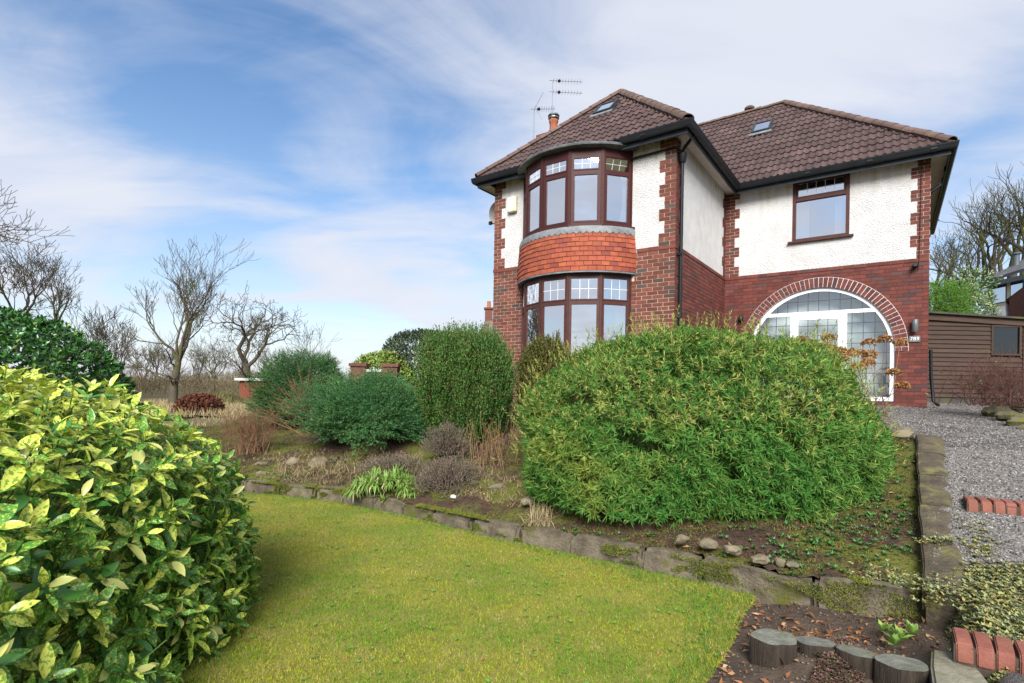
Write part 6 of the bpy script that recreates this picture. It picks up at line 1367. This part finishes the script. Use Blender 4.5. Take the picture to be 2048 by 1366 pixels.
# ---- evergreen plants behind ---------------------------------------------------------------------
q = atd(860, 690, 17); leafy('round_evergreen', (q.x, q.y, 1.95), (1.55, 1.2, 1.25), 2600, 7, .12, .075, .04, 'far_evergreen', 'round grey-green evergreen bush behind the upright conifer', 'bush', 34)
q = atd(768, 718, 16); leafy('lime_shrub', (q.x, q.y, 1.55), (.85, .7, .80), 1000, 7, .12, .085, .045, 'lime_shrub', 'light yellow-green shrub behind the brick piers', 'shrub', 35)
q = atd(1882, 600, 15.4); spray_conifer('green_conifer', (q.x, q.y, q.z - .35), (.75, .6, .85), 900, 'lime_conifer' if 'lime_conifer' in MATS else 'lime_shrub', 'bright green conifer above the shed roof', 55, out=.35, sl=.3, zmin=-.8)
q = atd(1940, 595, 15.6); leafy('holly_tree', (q.x - .05, q.y, q.z - .25), (.52, .45, .85), 620, 7, .14, .075, .035, 'pale_holly' if 'pale_holly' in MATS else 'lime_shrub', 'pale variegated holly above the shed roof', 'tree', 36, amp=.22)

# ---- far scrub and trees closing the view on the left --------------------------------------------
small = [o for o in bpy.data.objects if o.type == 'EMPTY' and o.name.startswith('bare_tree') and o.get('group') == 'bare trees on the left'][7:11]
RT = np.random.default_rng(77); 
for i in range(20):
    px = 60 + i * 31 + RT.uniform(-9, 9); Y = RT.uniform(38, 62); x = ray(px, 770)[0] * Y; srco = small[i % len(small)]; k = RT.uniform(.62, 1.05); rz = RT.uniform(0, 6.28)
    c = srco.copy(); col.objects.link(c); c.location = (x, Y, float(HG(np.array(x), np.array(Y))) - .1); c.scale = (k, k, k); c.rotation_euler = (0, 0, rz)
    c['label'] = '%s far bare tree from the left in the distant hedgerow' % ['first', 'second', 'third', 'fourth', 'fifth', 'sixth', 'seventh', 'eighth', 'ninth', 'tenth', 'eleventh', 'twelfth', 'thirteenth', 'fourteenth', 'fifteenth', 'sixteenth', 'seventeenth', 'eighteenth', 'nineteenth', 'twentieth'][i]; c['group'] = 'distant hedgerow trees'
    for ch in [q for q in srco.children]:
        d = ch.copy(); col.objects.link(d); d.parent = c
N_ = 5200; px = RT.uniform(-60, 660, N_); Y = RT.uniform(26, 50, N_); x = (px - 1024) / F_PX * Y; z = HG(x, Y); d = unit(np.stack([RT.normal(0, .35, N_), RT.normal(0, .35, N_), np.ones(N_)], 1))
hgt = .5 + 1.3 * vnoise(x, Y, .22, 9); v, f = shoots(np.stack([x, Y, z], 1), d, hgt, 9, .30, .02, .6, .3, .15, r=RT); mat('scrub', (.13, .095, .060), (.19, .15, .085), .6, .95, rand=.35, c3=(.10, .11, .04), p3=.15)
tag(link_mesh('scrub', np_mesh('scrub', v, [f]), MATS['scrub']), 'brown winter scrub and brambles along the distant field edge', 'scrub', None, 'stuff')
# =================================================================== GROUND COVER (nobody could count it)
RG = np.random.default_rng(99)
def in_view(x, y, z=0.0, m=60):
    px = 1024 + F_PX * x / np.maximum(.2, y); py = CY - F_PX * (z - EYE) / np.maximum(.2, y); return (px > -m - 350) & (px < 2048 + m + 450) & (py < 1366 + m) & (y > .3)
def scatter(poly, n, near=2.0, H=None, mask=None, pw=1.0):
    """more points close to the camera"""
    xs = [p[0] for p in poly]; ys = [p[1] for p in poly]; N = int(n * 6); y = max(.8, min(ys)) * (max(ys) / max(.8, min(ys))) ** RG.random(N) if pw else RG.uniform(min(ys), max(ys), N)
    x = RG.uniform(min(xs), max(xs), N); k = in_poly(x, y, poly) & in_view(x, y)
    if mask is not None: k &= mask(x, y)
    x, y = x[k][:n], y[k][:n]; z = H(x, y) if H is not None else np.zeros_like(x); return np.stack([x, y, z], 1)
def stuff(name, v, f, m, label, cat): return tag(link_mesh(name, np_mesh(name, v, [f]), MATS[m]), label, cat, None, 'stuff')
def blades(P, h, w, lean=.5):
    n = len(P); az = RG.uniform(0, 6.28, n); s = np.stack([np.cos(az), np.sin(az), np.zeros(n)], 1); d = unit(np.stack([RG.normal(0, lean, n), RG.normal(0, lean, n), np.ones(n)], 1)); h = h * RG.uniform(.5, 1.25, n)
    v = np.stack([P - s * (w / 2), P + s * (w / 2), P + d * h[:, None]], 1).reshape(-1, 3); return v, np.arange(n * 3).reshape(-1, 3)
Hl = lambda x, y: HL(x, y) + bumps(x, y, .010) - .003
P = scatter(lawn_poly, 330000, H=Hl); v, f = blades(P, .022, .0062, .8); stuff('lawn_grass', v, f, 'lawn_blade', 'short mossy yellow-green mown lawn grass', 'grass')
def edge_mask(x, y):
    d = np.full(x.shape, 9.0)
    L = [(a, b + .0) for a, b in KERB[2:10]] + LAWN_R[:7]
    for (x0, y0), (x1, y1) in zip(L[:-1], L[1:]):
        t = np.clip(((x - x0) * (x1 - x0) + (y - y0) * (y1 - y0)) / ((x1 - x0) ** 2 + (y1 - y0) ** 2), 0, 1); d = np.minimum(d, np.hypot(x - x0 - t * (x1 - x0), y - y0 - t * (y1 - y0)))
    wd = .08 + .34 * vnoise(x, y, 1.4, 12) * np.clip((x + .3) / 1.4, .15, 1.9); return d < wd
P = scatter(lawn_poly, 34000, H=Hl, mask=edge_mask); v, f = blades(P, .050, .0058, .5); stuff('edge_grass', v, f, 'edge_blade', 'longer bright green grass along the kerb and lawn edge', 'grass')
P = scatter(lawn_poly, 420, H=Hl); 
mat('lawn_weed', (.085, .21, .030), (.12, .25, .04), 5, .6, rand=.3)
_d = RG.uniform(0, 6.28, (len(P), 7)); Pi = np.repeat(P + [0, 0, .012], 7, 0); az = _d.ravel(); d = np.stack([np.cos(az) * .95, np.sin(az) * .95, np.full(az.shape, .3)], 1); v, f = leaves(Pi, unit(d), unit(np.cross(d, [0, 0, 1.0])), .026 * RG.uniform(.5, 1.3, len(Pi)), .010, .15); stuff('lawn_weeds', v, f, 'lawn_weed', 'small flat weeds scattered in the lawn', 'weeds')
Hp = lambda x, y: HP(x, y) + bumps(x, y, .028) + .003
# pebbles
def lumps(P, r, flat=.6):
    n = len(P); r = r * RG.uniform(.55, 1.35, n); B = np.array([(1, 0, 0), (0, 1, 0), (-1, 0, 0), (0, -1, 0), (0, 0, 1), (0, 0, -1)], float); az = RG.uniform(0, 6.28, n); c, s = np.cos(az), np.sin(az)
    v = B[None] * (RG.uniform(.6, 1.3, (n, 6, 1))) * r[:, None, None]; v[..., 2] *= flat; x = v[..., 0] * c[:, None] - v[..., 1] * s[:, None]; y = v[..., 0] * s[:, None] + v[..., 1] * c[:, None]; v = np.stack([x, y, v[..., 2]], -1) + P[:, None]
    F = np.array([(0, 1, 4), (1, 2, 4), (2, 3, 4), (3, 0, 4), (1, 0, 5), (2, 1, 5), (3, 2, 5), (0, 3, 5)]); return v.reshape(-1, 3), (F[None] + (np.arange(n) * 6)[:, None, None]).reshape(-1, 3)
Hd = lambda x, y: HD(x, y) + bumps(x, y, .025) + .004
def pm(x, y): return y < 3.60 + .55 * (vnoise(x, y, 2.2, 31) - .5) - .10 * (x - 3)
def gravel_mask(x, y): return ~pm(x, y - .06)
P = np.concatenate([scatter(drive_poly, 80000, H=Hd, mask=gravel_mask), scatter([(2.9, 3.4), (3.6, 4.4), (4.6, 5.8), (7.0, 5.6), (6.4, 3.0), (3.6, 3.0)], 46000, H=Hd, mask=gravel_mask), scatter(drive_poly, 16000, H=Hd, mask=lambda x, y: (y > 6))]); v, f = lumps(P, .0125); stuff('gravel', v, f, 'pebble', 'loose grey gravel covering the drive', 'gravel')
P = scatter(patch_poly, 700, H=Hp); v, f = lumps(P, .010); mat('soil_stone', (.13, .105, .075), (.075, .06, .045), 20, .9, rand=.4); stuff('soil_stones', v, f, 'soil_stone', 'small stones scattered over the soil border', 'gravel')
Hb = lambda x, y: HB(x, y) + bumps(x, y, .055) + .003
# soil crumbs and bark litter over the bed
P = scatter(bed_poly, 42000, H=lambda x, y: Hb(x, y) + .005); d = unit(RG.normal(size=P.shape) * [1, 1, .35]); v, f = leaves(P, d, unit(np.cross(d, [0, 0, 1.0]) + RG.normal(0, .4, d.shape)), .035 * RG.uniform(.4, 1.3, len(P)), .010, .1); mat('litter', (.105, .052, .028), (.060, .032, .019), 9, .95, rand=.45, c3=(.18, .080, .035), p3=.2)
stuff('bed_litter', v, f, 'litter', 'dark bark and needle litter over the planting bed', 'litter')
# moss on bed and kerb
def moss_mask(x, y): return vnoise(x, y, 1.5, 41) + .5 * vnoise(x, y, 5, 42) > .64
P = scatter(bed_poly, 80000, H=lambda x, y: Hb(x, y) + .0, mask=moss_mask); v, f = blades(P, .020, .009, .8); stuff('bed_moss', v, f, 'moss', 'yellow-green moss patches on the bed', 'moss')
kx = RG.uniform(-3.6, 2.75, 60000); ky = np.interp(kx, [p[0] for p in KERB], [p[1] for p in KERB]) + RG.uniform(-.012, .14, 60000); face = RG.random(60000) < .45; kz = np.interp(kx, [-4, -1, .5, 1.5, 2.1, 2.8], [.15, .15, .165, .18, .23, .275])
kz = np.where(face, kz * RG.uniform(.15, 1, 60000), kz); ky = np.where(face, np.interp(kx, [p[0] for p in KERB], [p[1] for p in KERB]) - .012, ky); km = np.where(face, vnoise(kx, kz * 2.2, 3.2, 54) + .55 * vnoise(kx, kz * 2.2, 11, 55) > np.where(kx > 2.2, .62, .95), vnoise(kx, ky, 2.4, 51) + .55 * vnoise(kx, ky, 10, 52) > .85)
P = np.stack([kx, ky, kz], 1)[km][:30000]; v, f = blades(P, .020, .010, 1.2); stuff('kerb_moss', v, f, 'moss', 'moss cushions growing over the stone kerb', 'moss')
# weeds: little rosettes
def rosettes(P, k, L, W, r=RG):
    n = len(P); Pi = np.repeat(P, k, 0); az = r.uniform(0, 6.28, n * k); el = r.uniform(.15, .9, n * k); d = np.stack([np.cos(az) * np.cos(el), np.sin(az) * np.cos(el), np.sin(el)], 1); L_ = np.repeat(L * r.uniform(.5, 1.3, n), k) * r.uniform(.7, 1.2, n * k); return leaves(Pi, d, unit(np.cross(d, [0, 0, 1.0])), L_, L_ * W, .15)
wm = lambda x, y: (vnoise(x, y, 2.0, 61) > .42) & ((x > .4) | (vnoise(x, y, 1.2, 62) > .42))
P = scatter(bed_poly, 1500, H=lambda x, y: Hb(x, y) + .01, mask=wm); P2 = scatter([(2.1, 3.9), (2.75, 3.6), (4.6, 6.0), (4.0, 6.2), (2.9, 4.6), (1.9, 4.4)], 330, H=lambda x, y: Hb(x, y) + .01)
v, f = rosettes(np.concatenate([P, P2]), 9, .036, .42); stuff('bed_weeds', v, f, 'weed', 'small green weeds scattered over the planting bed', 'weeds')
P = scatter([(-4.4, 7.7), (-2.2, 7.0), (-.6, 6.2), (.6, 5.4), (1.0, 5.8), (-.6, 7.4), (-2.6, 8.2), (-4.6, 9.4)], 5200, H=Hb, mask=lambda x, y: vnoise(x, y, 1.8, 66) > .46); v, f = blades(P, .075, .006, 1.1); stuff('dead_grass', v, f, 'straw', 'thin dead grass lying over the left part of the bed', 'grass')
# dead leaves
def dead(P, L, z=.012): n = len(P); d = unit(RG.normal(size=(n, 3)) * [1, 1, .4]); return leaves(P + [0, 0, z], d, unit(np.cross(d, [0, 0, 1.0]) + RG.normal(0, .35, d.shape)), L * RG.uniform(.5, 1.2, n), L * .42, .35)
P = np.concatenate([scatter(patch_poly, 520, H=Hp, mask=lambda x, y: (y > 3.1) & (vnoise(x, y, 3, 71) > .35)), scatter(patch_poly, 160, H=Hp), scatter([(4.0, 5.6), (4.6, 6.1), (4.5, 6.5), (3.9, 6.5)], 160, H=Hb), scatter(bed_poly, 700, H=Hb)]); v, f = dead(P, .055); stuff('fallen_leaves', v, f, 'dead_leaf', 'brown fallen leaves on the soil border and bed', 'leaves')
P = scatter([(-2, 6.2), (1.9, 3.9), (1.2, 2.9), (-1.2, 2.8)], 60, H=Hl); v, f = dead(P, .03, .02); stuff('lawn_leaves', v, f, 'dead_leaf', 'few brown leaves lying on the lawn', 'leaves')
# grey-green mat plant on the path, sedum by the logs, clumps by the wall
path_poly = [(2.30, 2.75), (2.74, 3.3), (3.2, 3.85), (3.9, 3.8), (3.9, 2.6), (3.0, 1.7), (2.3, 2.4)]
P = scatter(path_poly, 3300, H=lambda x, y: Hd(x, y) + .008, mask=pm); P3 = []
for t in (.2, ): q = p0 + dv * t; P3.append(np.array(q)[None] + RG.normal(0, 1, (70, 3)) * [.09, .04, .010] + [0, 0, .035])
q = np.array([2.80, 3.30, .30]); P3.append(q + RG.normal(0, 1, (420, 3)) * [.14, .10, .035]); e0_, e1_ = np.array([3.02, 3.36, .33]), np.array([3.66, 4.15, .55]); tt = RG.random(420)[:, None]; P3.append(e0_ + (e1_ - e0_) * tt + RG.normal(0, 1, (420, 3)) * [.05, .05, .015])
v, f = rosettes(np.concatenate([P] + P3), 8, .024, .5); stuff('mat_plant', v, f, 'mat_plant', 'grey-green creeping mat plant over the path and coping', 'ground cover')
P = scatter(path_poly, 9000, H=Hd, mask=pm); v, f = blades(P, .016, .008, .9); stuff('path_moss', v, f, 'moss', 'moss over the lower path beside the brick step', 'moss')
sp_ = [atz(x, y, .03) for x, y in ((1570, 1312), (1690, 1305), (1735, 1345), (1720, 1400), (1590, 1400), (1640, 1340))]; P = scatter([(p.x, p.y) for p in sp_], 2600, H=lambda x, y: Hp(x, y) + .02); v, f = rosettes(P, 6, .014, .7); stuff('sedum', v, f, 'sedum', 'purple-brown sedum mat in front of the log stumps', 'ground cover')
for i, (px, py) in enumerate([(1765, 1262), (1800, 1278), (1825, 1270), (1790, 1290)]):
    p = atz(px, py, .10); R2 = np.random.default_rng(i); az = R2.uniform(0, 6.28, 15); el = R2.uniform(.25, 1.2, 15); d = np.stack([np.cos(az) * np.cos(el), np.sin(az) * np.cos(el), np.sin(el)], 1); e = empty('primrose', (p.x, p.y, p.z), 0, ['primrose plant nearest the kerb in the soil border', 'primrose plant beside the dark split log', 'primrose plant under the end of the coping', 'small primrose in front of the other three'][i], 'plant', 'primroses in the soil border')
    v, f = leaves(np.zeros((15, 3)), d, unit(np.cross(d, [0, 0, 1.0])), .085 * R2.uniform(.6, 1.1, 15), .03, .2, .6); link_mesh('leaf_rosette', np_mesh('leaf_rosette', v, [f]), MATS['strap_leaf'], e)
# fern-like plant hanging over the kerb at the right
p = atz(1770, 1150, .27); e = empty('trailing_plant', (p.x, p.y, p.z), 0, 'yellow-green trailing plant hanging over the right end of the kerb', 'plant'); n = 70; d = unit(RG.normal(size=(n, 3)) * [1, .7, .5] + [0, -.35, -.1]); v, f = shoots(RG.normal(0, 1, (n, 3)) * [.10, .06, .02], d, .10, 9, .024, .010, 1.1, .3); link_mesh('fronds', np_mesh('fronds', v, [f]), MATS['mat_plant'], e)
# rough grass beyond the bed
P = scatter([(-13, 13.3), (-3, 13.3), (-3, 19), (-13, 22)], 26000, H=lambda x, y: HG(x, y) + .04, pw=0); v, f = blades(P, .22, .022, .45); stuff('rough_grass', v, f, 'straw', 'rough dry grass beyond the garden on the left', 'grass')
P = scatter([(-16, 9.3), (-6.6, 9.3), (-6.6, 14), (-16, 14)], 16000, H=lambda x, y: np.where(x < -7.9, HG(x, y) + .03, HB(x, y)), pw=0); v, f = blades(P, .15, .016, .5); stuff('meadow_grass', v, f, 'straw', 'dry meadow grass left of the planting bed', 'grass')
bk = atd(440, 800, 19); P, N = blob((bk.x, bk.y, .3), (1.1, 1.2, .75), 9000, .12, 4, 5, .0, (.95, 1.0), RG); v, f = blades(P, .20, .02, .6); mat('bank_grass', (.20, .18, .075), (.13, .125, .045), 1.5, .9, rand=.3); stuff('grass_bank', v, f, 'bank_grass', 'dry grassy bank in front of the panelled store', 'grass')
